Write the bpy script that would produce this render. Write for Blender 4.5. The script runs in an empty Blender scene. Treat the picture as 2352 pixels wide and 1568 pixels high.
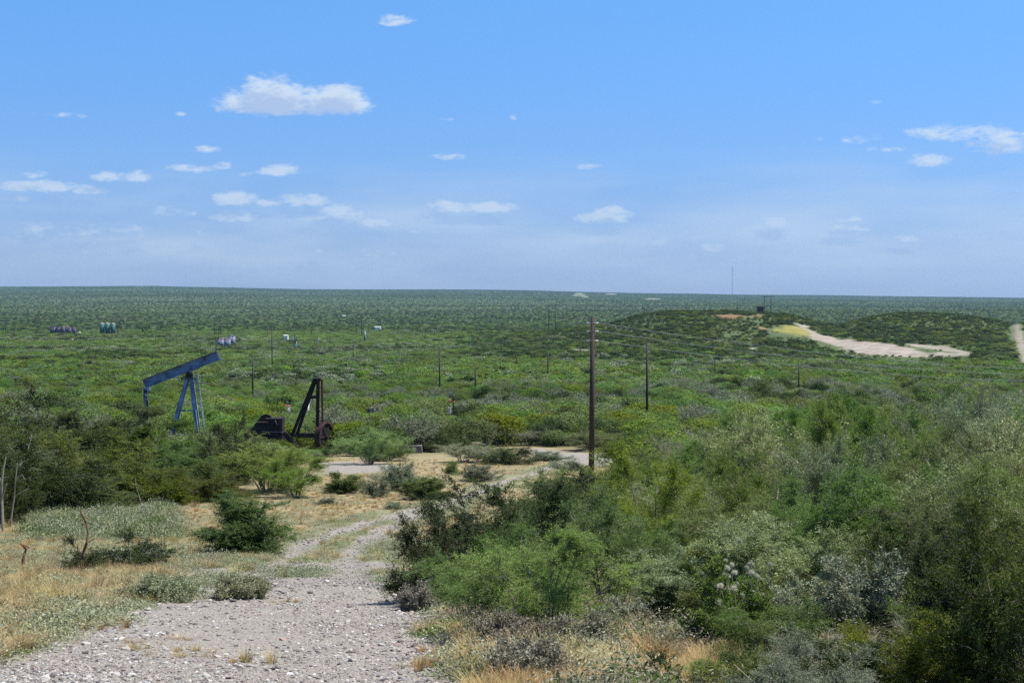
import bpy, math, random
import numpy as np
from mathutils import Vector, Matrix

rng = np.random.default_rng(7)
random.seed(7)
SC = bpy.context.scene
COL = SC.collection
R = math.radians

# ------------------------------------------------------------------ camera
F = 50.0 / 36.0 * 2352.0            # focal length measured on the photo at 2352 px width
PITCH = math.atan(118.0 / F)        # camera looks slightly down
cam_d = bpy.data.cameras.new("camera")
cam_d.lens = 50.0; cam_d.sensor_width = 36.0
cam_d.clip_start = 0.1; cam_d.clip_end = 60000.0
cam = bpy.data.objects.new("camera", cam_d)
COL.objects.link(cam)
cam.location = (0, 0, 0)
cam.rotation_euler = (math.pi / 2 - PITCH, 0, 0)
SC.camera = cam

# ------------------------------------------------------------------ sun, sky, exposure
SUN_AZ, SUN_EL = R(78), R(63)       # azimuth clockwise from the view direction (+Y)
sun_d = bpy.data.lights.new("sun", 'SUN')
sun_d.energy = 5.0; sun_d.angle = R(0.53); sun_d.color = (1.0, 0.955, 0.89)
sun = bpy.data.objects.new("sun", sun_d); COL.objects.link(sun)
sv = Vector((math.sin(SUN_AZ) * math.cos(SUN_EL), math.cos(SUN_AZ) * math.cos(SUN_EL), math.sin(SUN_EL)))
sun.rotation_euler = sv.to_track_quat('Z', 'Y').to_euler()
sun.location = (0, 0, 50)
SC.view_settings.view_transform = 'Standard'
SC.view_settings.look = 'None'
SC.view_settings.exposure = 0.6
SC.view_settings.gamma = 1.0
SC.cycles.use_denoising = False
SC.cycles.max_bounces = 5
SC.cycles.diffuse_bounces = 3
SC.cycles.glossy_bounces = 2
SC.cycles.transmission_bounces = 3
SC.cycles.volume_bounces = 1
SC.cycles.sample_clamp_indirect = 8.0

SKY_STR = 0.084
CLOUDS = [  # photo position (2352 px wide), half width, height above, height below, density
    (672, 252, 215, 62, 24, 1.0), (628, 238, 110, 74, 32, 1.25), (790, 242, 82, 62, 30, 1.15), (560, 240, 70, 50, 26, .9),
    (910, 54, 55, 20, 15, .7), (415, 264, 26, 10, 8, .5), (478, 344, 38, 13, 10, .75),
    (450, 390, 75, 14, 11, .7), (515, 386, 30, 18, 12, .8), (645, 395, 52, 22, 13, .85), (565, 402, 26, 10, 8, .55),
    (68, 402, 40, 18, 12, .62), (100, 432, 110, 20, 14, .9), (205, 438, 60, 16, 14, .85), (255, 410, 50, 22, 14, .85),
    (320, 411, 45, 20, 12, .85), (40, 458, 60, 14, 10, .66), (545, 462, 60, 30, 18, .95), (605, 468, 50, 14, 12, .7),
    (705, 464, 66, 26, 16, .88), (400, 488, 55, 18, 14, .75), (540, 500, 66, 24, 18, .85), (790, 492, 70, 34, 26, 1.0),
    (860, 512, 66, 18, 16, .85), (720, 502, 55, 12, 12, .7), (1030, 478, 70, 24, 16, .95), (1120, 478, 90, 26, 18, .95), (1385, 500, 85, 26, 20, .98),
    (1410, 488, 30, 22, 14, .9), (1780, 515, 50, 26, 14, .9), (1945, 528, 55, 18, 14, .8), (2085, 550, 48, 16, 12, .85), (1635, 570, 42, 14, 11, .68),
    (1520, 558, 50, 14, 11, .62), (1020, 362, 62, 12, 9, .7), (1355, 384, 36, 9, 7, .52), (1178, 272, 18, 9, 8, .55),
    (1025, 276, 24, 7, 6, .45), (2190, 306, 150, 24, 24, .78), (2300, 330, 90, 44, 32, .8), (2130, 372, 70, 20, 16, .78), (2030, 345, 60, 12, 10, .6),
    (1950, 322, 130, 14, 12, .5), (2010, 236, 20, 8, 7, .45), (150, 268, 110, 9, 8, .42), (985, 534, 55, 14, 12, .62),
    (1950, 505, 50, 12, 10, .6), (1600, 508, 45, 10, 9, .55), (1515, 517, 20, 8, 8, .6),
    (240, 540, 330, 34, 36, .47), (1550, 600, 500, 26, 24, .42), (1400, 545, 80, 20, 16, .6), (700, 590, 400, 28, 26, .42)]

w = bpy.data.worlds.new("World"); SC.world = w; w.use_nodes = True
nt = w.node_tree; nt.nodes.clear()
def N(tree, typ, **kw):
    n = tree.nodes.new(typ)
    for k, v in kw.items(): setattr(n, k, v)
    return n
def M(tree, op, a, b=None, c=None, clamp=False):
    n = tree.nodes.new('ShaderNodeMath'); n.operation = op; n.use_clamp = clamp
    for i, v in enumerate((a, b, c)):
        if v is None: continue
        if isinstance(v, (int, float)): n.inputs[i].default_value = v
        else: tree.links.new(v, n.inputs[i])
    return n.outputs[0]
def cloud_group():
    g = bpy.data.node_groups.new("cloud_field", 'ShaderNodeTree')
    g.interface.new_socket("Direction", in_out='INPUT', socket_type='NodeSocketVector')
    g.interface.new_socket("Density", in_out='OUTPUT', socket_type='NodeSocketFloat')
    gi = g.nodes.new('NodeGroupInput'); go = g.nodes.new('NodeGroupOutput')
    s = g.nodes.new('ShaderNodeSeparateXYZ'); g.links.new(gi.outputs[0], s.inputs[0])
    az = M(g, 'ARCTAN2', s.outputs[0], s.outputs[1]); el = M(g, 'ARCSINE', s.outputs[2])
    E = None
    for (x, y, hw, hu, hd, st) in CLOUDS:
        a = math.atan((x - 1176) / F); e = math.atan((666 - y) / F * math.cos(a))
        W = hw * (1.18 if hw < 120 and y > 280 else 1) / F * math.cos(a) ** 2; U = hu / F; D = hd / F
        dx = M(g, 'MULTIPLY_ADD', az, 1 / W, -a / W)
        up = M(g, 'MULTIPLY_ADD', el, 1 / U, -e / U); dn = M(g, 'MULTIPLY_ADD', el, -1 / D, e / D)
        dy = M(g, 'MAXIMUM', up, dn)
        r2 = M(g, 'MULTIPLY_ADD', dx, dx, M(g, 'MULTIPLY', dy, dy))
        env = M(g, 'MULTIPLY_ADD', r2, -st, st)
        E = env if E is None else M(g, 'MAXIMUM', E, env)
    mp = g.nodes.new('ShaderNodeVectorMath'); mp.operation = 'MULTIPLY'; mp.inputs[1].default_value = (1, 1, 2.3)
    g.links.new(gi.outputs[0], mp.inputs[0])
    n1 = g.nodes.new('ShaderNodeTexNoise'); n1.inputs['Scale'].default_value = 44; n1.inputs['Detail'].default_value = 9
    n1.inputs['Roughness'].default_value = .67; g.links.new(mp.outputs[0], n1.inputs['Vector'])
    e2 = M(g, 'MULTIPLY_ADD', n1.outputs[0], 2.0, -1.18)
    n2 = g.nodes.new('ShaderNodeTexNoise'); n2.inputs['Scale'].default_value = 150; n2.inputs['Detail'].default_value = 5; g.links.new(mp.outputs[0], n2.inputs['Vector'])
    d = M(g, 'ADD', M(g, 'ADD', E, e2), M(g, 'MULTIPLY_ADD', n2.outputs[0], .9, -.45))
    d = M(g, 'MULTIPLY', d, 1.25, clamp=True)
    sm = M(g, 'MULTIPLY', d, M(g, 'MULTIPLY', d, M(g, 'MULTIPLY_ADD', d, -2.0, 3.0)))
    g.links.new(sm, go.inputs[0])
    return g
cg = cloud_group()
tc = N(nt, 'ShaderNodeTexCoord')
nrm = N(nt, 'ShaderNodeVectorMath', operation='NORMALIZE'); nt.links.new(tc.outputs['Generated'], nrm.inputs[0])
g1 = N(nt, 'ShaderNodeGroup'); g1.node_tree = cg; nt.links.new(nrm.outputs[0], g1.inputs[0])
off = N(nt, 'ShaderNodeVectorMath', operation='ADD'); off.inputs[1].default_value = (0.004, 0, 0.0085)
nt.links.new(nrm.outputs[0], off.inputs[0])
g2 = N(nt, 'ShaderNodeGroup'); g2.node_tree = cg; nt.links.new(off.outputs[0], g2.inputs[0])
sky = N(nt, 'ShaderNodeTexSky'); sky.sky_type = 'NISHITA'; sky.sun_disc = False
sky.sun_elevation = SUN_EL; sky.sun_rotation = SUN_AZ
sky.altitude = 200; sky.air_density = 1.0; sky.dust_density = 0.25; sky.ozone_density = 2.4
lit = M(nt, 'MULTIPLY_ADD', g2.outputs[0], -0.8, 1.0, clamp=True)
ccol = N(nt, 'ShaderNodeMix', data_type='RGBA'); nt.links.new(lit, ccol.inputs[0])
ccol.inputs[6].default_value = (3.3, 4.2, 6.1, 1); ccol.inputs[7].default_value = (5.5, 6.3, 7.2, 1)
mx = N(nt, 'ShaderNodeMix', data_type='RGBA')
zr_ = N(nt, 'ShaderNodeValToRGB'); e_ = zr_.color_ramp.elements; e_[0].position = 0; e_[0].color = (.3,) * 3 + (1,); e_[1].position = .13; e_[1].color = (.84,) * 3 + (1,)
e4_ = e_.new(.06); e4_.color = (.66,) * 3 + (1,)
sz2 = N(nt, 'ShaderNodeSeparateXYZ'); nt.links.new(nrm.outputs[0], sz2.inputs[0]); nt.links.new(sz2.outputs[2], zr_.inputs[0])
bm_ = N(nt, 'ShaderNodeVectorMath', operation='MULTIPLY'); bm_.inputs[1].default_value = (1, 1, 5); nt.links.new(nrm.outputs[0], bm_.inputs[0])
bn_ = N(nt, 'ShaderNodeTexNoise'); bn_.inputs['Scale'].default_value = 7; bn_.inputs['Detail'].default_value = 6; nt.links.new(bm_.outputs[0], bn_.inputs['Vector'])
bw_ = N(nt, 'ShaderNodeValToRGB'); q_ = bw_.color_ramp.elements; q_[0].position = .0; q_[0].color = (.25,) * 3 + (1,); q_[1].position = .10; q_[1].color = (0, 0, 0, 1); q5 = q_.new(.035); q5.color = (.5,) * 3 + (1,)
nt.links.new(sz2.outputs[2], bw_.inputs[0])
band = M(nt, 'MULTIPLY', bw_.outputs[0], M(nt, 'MULTIPLY_ADD', bn_.outputs[0], 3.0, -1.05, clamp=True))
nt.links.new(M(nt, 'MAXIMUM', band, M(nt, 'MULTIPLY', g1.outputs[0], zr_.outputs[0])), mx.inputs[0])
hs = N(nt, 'ShaderNodeHueSaturation'); hs.inputs['Saturation'].default_value = 1.15; hs.inputs['Value'].default_value = 1.0
tint = N(nt, 'ShaderNodeMix', data_type='RGBA', blend_type='MULTIPLY'); tint.inputs[0].default_value = 1.0
sz_ = N(nt, 'ShaderNodeSeparateXYZ'); nt.links.new(nrm.outputs[0], sz_.inputs[0])
tr_ = N(nt, 'ShaderNodeValToRGB'); nt.links.new(sz_.outputs[2], tr_.inputs[0])   # clearer, bluer air than the model's near the horizon
el_ = tr_.color_ramp.elements; el_[0].position = 0.0; el_[0].color = (.50, .60, 1.12, 1); el_[1].position = .2; el_[1].color = (.86, 1.04, 1.30, 1); e3_ = el_.new(.063); e3_.color = (.57, .69, 1.07, 1)
nt.links.new(tr_.outputs[0], tint.inputs[7]); nt.links.new(sky.outputs[0], tint.inputs[6])
nt.links.new(tint.outputs[2], hs.inputs['Color'])
nt.links.new(hs.outputs[0], mx.inputs[6]); nt.links.new(ccol.outputs[2], mx.inputs[7])
bg = N(nt, 'ShaderNodeBackground'); bg.inputs['Strength'].default_value = SKY_STR
nt.links.new(mx.outputs[2], bg.inputs['Color'])
wo = N(nt, 'ShaderNodeOutputWorld'); nt.links.new(bg.outputs[0], wo.inputs['Surface'])

# ------------------------------------------------------------------ helpers
def tag(o, label=None, cat=None, group=None, kind=None):
    if label: o['label'] = label
    if cat: o['category'] = cat
    if group: o['group'] = group
    if kind: o['kind'] = kind
    return o
def empty(name, loc=(0, 0, 0), rz=0, parent=None):
    o = bpy.data.objects.new(name, None); COL.objects.link(o)
    o.location = loc; o.rotation_euler = (0, 0, rz); o.parent = parent; o.empty_display_size = .2
    return o

_P = rng.random((256, 256))
def vnoise(x, y, s=1.0, seed=0):
    x = np.asarray(x, float) / s + seed * 17.31; y = np.asarray(y, float) / s + seed * 5.77
    xi = np.floor(x).astype(int); yi = np.floor(y).astype(int)
    fx = x - xi; fy = y - yi; fx = fx * fx * (3 - 2 * fx); fy = fy * fy * (3 - 2 * fy)
    a = _P[xi & 255, yi & 255]; b = _P[(xi + 1) & 255, yi & 255]; c = _P[xi & 255, (yi + 1) & 255]; d = _P[(xi + 1) & 255, (yi + 1) & 255]
    return (a * (1 - fx) + b * fx) * (1 - fy) + (c * (1 - fx) + d * fx) * fy - .5
def fbm(x, y, s, o=4, seed=0):
    v = 0; a = 1; t = 0
    for i in range(o):
        v = v + a * vnoise(x, y, s / 2 ** i, seed + i * 3); t += a; a *= .55
    return v / t
def sstep(a, b, x):
    t = np.clip((x - a) / (b - a), 0, 1); return t * t * (3 - 2 * t)

# ------------------------------------------------------------------ terrain height
_tab = [(0.5, -1.62), (4, -1.8), (8, -2.25), (13, -3.12), (20, -4.2), (29, -5.5), (40, -7.0), (55, -8.6), (78, -10.5), (100, -12.3),
        (127, -14.3), (178, -16.9), (290, -21.4), (400, -24.2), (530, -27.4), (700, -29.2), (1000, -31), (1250, -34), (1600, -38), (2500, -38),
        (4000, -32), (6000, -17), (8000, 0), (9500, -25), (12000, -120)]
_lx = np.linspace(math.log(.5), math.log(12000), 900)
_lz = np.interp(_lx, [math.log(a) for a, b in _tab], [b for a, b in _tab])
_k = np.exp(-np.linspace(-2, 2, 31) ** 2); _k /= _k.sum()
_lz = np.convolve(np.pad(_lz, 15, mode='edge'), _k, mode='valid')
_crest = [(-800, 662), (0, 657), (350, 656), (700, 664), (1200, 665), (1500, 671), (2352, 683), (3200, 690)]
_hill = [(900, 790), (1120, 775), (1250, 767), (1400, 746), (1480, 722), (1540, 717), (1700, 718), (1800, 722), (1870, 738), (1925, 748),
         (2000, 730), (2060, 721), (2200, 724), (2290, 736), (2320, 749), (2345, 742), (2420, 735), (2700, 760), (3000, 790)]
def H(x, y):
    x = np.asarray(x, float); y = np.asarray(y, float)
    r = np.hypot(x, y)
    d = np.maximum(y, r * .62); d = np.maximum(d, .5)
    z = np.interp(np.log(d), _lx, _lz)
    u = np.clip(x / np.maximum(d, 1), -.7, .7); px = 1176 + u * F
    c8 = (666 - np.interp(px, [a for a, b in _crest], [b for a, b in _crest])) / F * 8000
    z = z + c8 * sstep(2800, 8000, d)
    hz = (666 - np.interp(px, [a for a, b in _hill], [b for a, b in _hill])) / F * 840 + 30.1
    A = np.clip(hz, 0, 40)
    g = np.where(d < 840, np.exp(-((d - 840) / 190) ** 2), np.exp(-((d - 840) / 150) ** 2))
    z = z + A * g * (1 + .12 * fbm(x, y, 90, 3, 5))
    # raised bank under the thicket on the right
    z = z + np.clip((x - 2.5) * .14, 0, 1.5) * sstep(9, 16, d) * (1 - sstep(45, 75, d))
    z = z + fbm(x, y, 700, 3, 1) * 9 * sstep(300, 2500, d) + fbm(x, y, 2600, 2, 2) * 14 * sstep(1500, 4000, d) * (1 - .6 * sstep(7000, 8000, d))
    z = z + fbm(x, y, 60, 3, 3) * 2.0 * sstep(60, 300, d) + fbm(x, y, 7, 3, 4) * .22 * (1 - sstep(60, 160, d)) * sstep(3, 9, d)
    z = z + fbm(x, y, 1.1, 3, 8) * .05 * (1 - sstep(30, 70, d))
    return z
def ray(dx, dy):
    v = (784 - dy) / F; cp, sp = math.cos(PITCH), math.sin(PITCH)
    D = np.array([(dx - 1176) / F, cp + v * sp, -sp + v * cp]); return D / D[1]
def at(dx, dy, Y):
    return ray(dx, dy) * Y
_Y = np.exp(np.linspace(math.log(4), math.log(9400), 5000))
def ground(dx, dy):
    D = ray(dx, dy); below = D[2] * _Y - H(D[0] * _Y, _Y) < 0
    i = int(np.argmax(below)) if below.any() else len(_Y) - 1
    y = _Y[i]; return np.array([D[0] * y, y, float(H(D[0] * y, y))])
def proj(x, y, z):
    cp, sp = math.cos(PITCH), math.sin(PITCH)
    f = y * cp - z * sp; u = y * sp + z * cp
    return 1176 + F * x / f, 784 - F * u / f
def gz(x, y): return float(H(x, y))

def poly_sd(px, py, poly):     # signed distance to a polygon, positive inside
    poly = np.asarray(poly, float); n = len(poly)
    ins = np.zeros(px.shape, bool); dmin = np.full(px.shape, 1e9)
    for i in range(n):
        x1, y1 = poly[i]; x2, y2 = poly[(i + 1) % n]
        c = ((y1 > py) != (y2 > py)) & (px < (x2 - x1) * (py - y1) / (y2 - y1 + 1e-12) + x1); ins ^= c
        ex, ey = x2 - x1, y2 - y1; t = np.clip(((px - x1) * ex + (py - y1) * ey) / (ex * ex + ey * ey + 1e-12), 0, 1)
        dmin = np.minimum(dmin, np.hypot(px - x1 - t * ex, py - y1 - t * ey))
    return np.where(ins, dmin, -dmin)
def line_d(px, py, pts):
    d = np.full(px.shape, 1e9)
    for (x1, y1), (x2, y2) in zip(pts[:-1], pts[1:]):
        ex, ey = x2 - x1, y2 - y1; t = np.clip(((px - x1) * ex + (py - y1) * ey) / (ex * ex + ey * ey + 1e-12), 0, 1)
        d = np.minimum(d, np.hypot(px - x1 - t * ex, py - y1 - t * ey))
    return d
def gp(pts): return [tuple(ground(a, b)[:2]) for a, b in pts]

ROAD = gp([(-330, 1700), (-60, 1520), (60, 1455), (180, 1428), (300, 1405), (425, 1375), (438, 1330), (442, 1308), (500, 1305), (520, 1340), (600, 1330),
           (720, 1325), (850, 1335), (905, 1357), (1000, 1385), (1045, 1450), (1062, 1510), (1090, 1700)])
BAR = gp([(600, 1294), (880, 1290), (905, 1300), (870, 1308), (620, 1310)])
RUT_L = gp([(556, 1348), (592, 1322), (620, 1304), (660, 1282), (695, 1250), (760, 1222), (850, 1198), (930, 1175), (990, 1163)])
RUT_R = gp([(850, 1345), (805, 1322), (778, 1304), (800, 1285), (812, 1260), (860, 1232), (905, 1205), (950, 1184), (1005, 1168), (1060, 1142), (1130, 1115), (1200, 1092), (1270, 1070), (1335, 1056)])
PAD1 = gp([(725, 1063), (800, 1060), (880, 1064), (930, 1072), (905, 1080), (800, 1088), (742, 1089)])
PAD2 = gp([(1190, 1032), (1240, 1028), (1300, 1038), (1405, 1043), (1430, 1070), (1340, 1070), (1290, 1060), (1210, 1042)])
CLEAR = gp([(640, 1150), (700, 1080), (725, 1056), (930, 1046), (1180, 1024), (1440, 1032), (1450, 1150)])
MEAD = gp([(-300, 1250), (60, 1180), (350, 1166), (540, 1150), (640, 1138), (725, 1062), (930, 1048), (1180, 1026), (1440, 1034), (1400, 1095), (1050, 1160), (930, 1230), (940, 1380), (1050, 1430), (1100, 1700), (-400, 1700)])
SCAR_D = [(1826, 741), (1850, 748), (1880, 766), (1925, 777), (1980, 783), (2020, 788), (2060, 795), (2105, 802), (2135, 810), (2150, 818), (2080, 820), (1990, 815),
           (1950, 804), (1900, 790), (1860, 775), (1835, 757)]
SCAR = gp(SCAR_D)
SCAR2_D = [(2085, 789), (2130, 792), (2175, 796), (2215, 806), (2240, 812), (2200, 811), (2150, 804), (2100, 796)]
SCAR2 = gp(SCAR2_D)
SCAR3_D = [(2125, 813), (2150, 807), (2200, 811), (2240, 815), (2190, 818), (2150, 818)]
SCAR3 = gp(SCAR3_D)
YEL_D = [(1815, 748), (1850, 755), (1875, 768), (1840, 772), (1770, 762), (1760, 754)]
YEL = gp(YEL_D)
ORG = [gp([(1640, 724), (1700, 722), (1720, 730), (1660, 734)]), gp([(1743, 753), (1762, 752), (1765, 762), (1748, 762)]), gp([(1700, 730), (1722, 724), (1760, 722), (1757, 728)])]
PALE = [gp([(1312, 800), (1358, 803), (1355, 810), (1318, 809)]), gp([(1716, 800), (1735, 798), (1748, 816), (1738, 815)]), gp([(150, 782), (175, 776), (178, 780), (160, 786)]),
        gp([(1740, 790), (1765, 791), (1760, 795), (1745, 794)]), gp([(1560, 800), (1574, 800), (1572, 804), (1561, 804)]), gp([(1323, 781), (1342, 782), (1338, 786), (1326, 785)])]
CUT_D = [(2318, 745), (2338, 744), (2362, 800), (2372, 835), (2352, 835), (2332, 790)]
CUT = gp(CUT_D)
FARW = [gp([(1327, 673), (1333, 672.5), (1350, 683), (1345, 684), (1331, 676), (1322, 681), (1318, 681)]), gp([(1395, 674), (1412, 674), (1412, 677), (1395, 677)]),
        gp([(1487, 685), (1512, 685), (1512, 688), (1487, 688)])]

def masks(x, y):
    n = fbm(x, y, .9, 3, 21); n2 = fbm(x, y, 5, 3, 25)
    grav = sstep(-.22, .28, poly_sd(x, y, ROAD) + n * 1.5 + n2 * .7)
    grav = np.maximum(grav, sstep(-.3, .3, poly_sd(x, y, BAR) + n * 1.2))
    for L in (RUT_L, RUT_R): grav = np.maximum(grav, sstep(-.12, .2, .40 - line_d(x, y, L) + n * .7))
    for P in (PAD1, PAD2): grav = np.maximum(grav, sstep(-.4, .6, poly_sd(x, y, P) + n * 2.5))
    mead = sstep(-.6, .8, poly_sd(x, y, MEAD) + n2 * 2)
    mead = np.maximum(mead, .85 * sstep(150, 110, y))
    d = y
    dry = np.clip(.36 + .62 * sstep(26, 48, d) + n2 * 1.5 + n * .6, 0, 1)
    rl = np.minimum(line_d(x, y, RUT_L), line_d(x, y, RUT_R)); dry = np.where((rl < 1.3) & (rl > .35), dry * .35, dry)
    m2 = fbm(x, y, 14, 3, 31)
    pale = sstep(-1.5, 2, poly_sd(x, y, SCAR) + m2 * 9)
    pale = np.maximum(pale, sstep(-1, 2, poly_sd(x, y, SCAR2) + m2 * 6) * .9)
    pale = np.maximum(pale, sstep(-1, 2, poly_sd(x, y, SCAR3) + m2 * 6) * .9)
    for P in PALE: pale = np.maximum(pale, sstep(-1, 2, poly_sd(x, y, P) + m2 * 7))
    pale = np.maximum(pale, sstep(-1, 1.5, poly_sd(x, y, CUT) + m2 * 3) * .85)
    for P in FARW: pale = np.maximum(pale, sstep(-12, 12, poly_sd(x, y, P)) * .6)
    yel = sstep(-2, 4, poly_sd(x, y, YEL) + m2 * 14 + 8 * fbm(x, y, 6, 2, 34)) * .85
    org = np.zeros_like(pale)
    for P in ORG: org = np.maximum(org, sstep(-2, 3, poly_sd(x, y, P) + m2 * 14 + 5 * fbm(x, y, 5, 2, 33)) * .75)
    return grav, mead, dry, pale, yel, org

# ------------------------------------------------------------------ materials
def newmat(name):
    m = bpy.data.materials.new(name); m.use_nodes = True; t = m.node_tree; t.nodes.clear()
    o = N(t, 'ShaderNodeOutputMaterial'); return m, t, o
def ramp(t, fac, stops, interp='LINEAR'):
    r = N(t, 'ShaderNodeValToRGB'); r.color_ramp.interpolation = interp
    e = r.color_ramp.elements
    while len(e) > 1: e.remove(e[-1])
    e[0].position = stops[0][0]; e[0].color = (*stops[0][1], 1)
    for p, c in stops[1:]:
        q = e.new(p); q.color = (*c, 1)
    if fac is not None: t.links.new(fac, r.inputs[0])
    return r.outputs[0]
def mixc(t, f, a, b, typ='MIX'):
    n = N(t, 'ShaderNodeMix', data_type='RGBA', blend_type=typ)
    for s, v in ((0, f), (6, a), (7, b)):
        if isinstance(v, (int, float)): n.inputs[s].default_value = v
        elif isinstance(v, tuple): n.inputs[s].default_value = (*v, 1)
        else: t.links.new(v, n.inputs[s])
    return n.outputs[2]
def noise(t, vec, scale, detail=4, rough=.55):
    n = N(t, 'ShaderNodeTexNoise'); n.inputs['Scale'].default_value = scale; n.inputs['Detail'].default_value = detail
    n.inputs['Roughness'].default_value = rough
    if vec is not None: t.links.new(vec, n.inputs['Vector'])
    return n.outputs[0]
def foliage(name, c0, c1, c2, trans=.42, rough=.65, spec=.12, patch=.4):
    m, t, o = newmat(name)
    a = N(t, 'ShaderNodeAttribute', attribute_name='tint')
    col = ramp(t, a.outputs['Fac'], [(0, c0), (.55, c1), (1, c2)])
    oi = N(t, 'ShaderNodeObjectInfo')
    pn = M(t, 'MULTIPLY_ADD', noise(t, oi.outputs['Location'], .0045, 3), 1.1, M(t, 'MULTIPLY_ADD', noise(t, oi.outputs['Location'], .02, 3), .9, -.5))
    v = M(t, 'MULTIPLY_ADD', oi.outputs['Random'], .5, .75)
    hv = N(t, 'ShaderNodeHueSaturation'); t.links.new(col, hv.inputs['Color'])
    t.links.new(M(t, 'MULTIPLY_ADD', M(t, 'FRACT', M(t, 'MULTIPLY', oi.outputs['Random'], 7.13)), .05, .473), hv.inputs['Hue'])
    t.links.new(M(t, 'MULTIPLY_ADD', M(t, 'FRACT', M(t, 'MULTIPLY', oi.outputs['Random'], 13.7)), .30, .80), hv.inputs['Saturation'])
    t.links.new(M(t, 'MULTIPLY', v, M(t, 'MULTIPLY_ADD', pn, patch * 2, 1 - patch)), hv.inputs['Value'])
    p = N(t, 'ShaderNodeBsdfPrincipled'); t.links.new(hv.outputs[0], p.inputs['Base Color'])
    p.inputs['Roughness'].default_value = rough; p.inputs['Specular IOR Level'].default_value = spec
    tr = N(t, 'ShaderNodeBsdfTranslucent')
    t.links.new(mixc(t, .25, hv.outputs[0], (.9, 1.0, .25), 'MULTIPLY'), tr.inputs['Color'])
    mx = N(t, 'ShaderNodeMixShader'); mx.inputs[0].default_value = trans
    t.links.new(p.outputs[0], mx.inputs[1]); t.links.new(tr.outputs[0], mx.inputs[2]); t.links.new(mx.outputs[0], o.inputs[0])
    return m
def simple(name, stops, scale=3, rough=.8, metal=0.0, detail=5, bump=.0, coord='Object', stretch=None, spec=.3):
    m, t, o = newmat(name)
    tc = N(t, 'ShaderNodeTexCoord'); v = tc.outputs[coord]
    if stretch:
        mm = N(t, 'ShaderNodeVectorMath', operation='MULTIPLY'); mm.inputs[1].default_value = stretch; t.links.new(v, mm.inputs[0]); v = mm.outputs[0]
    n = noise(t, v, scale, detail, .6)
    p = N(t, 'ShaderNodeBsdfPrincipled'); t.links.new(ramp(t, n, stops), p.inputs['Base Color'])
    p.inputs['Roughness'].default_value = rough; p.inputs['Metallic'].default_value = metal; p.inputs['Specular IOR Level'].default_value = spec
    if bump:
        b = N(t, 'ShaderNodeBump'); b.inputs['Strength'].default_value = bump; b.inputs['Distance'].default_value = .02
        t.links.new(n, b.inputs['Height']); t.links.new(b.outputs[0], p.inputs['Normal'])
    t.links.new(p.outputs[0], o.inputs[0]); return m
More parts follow.
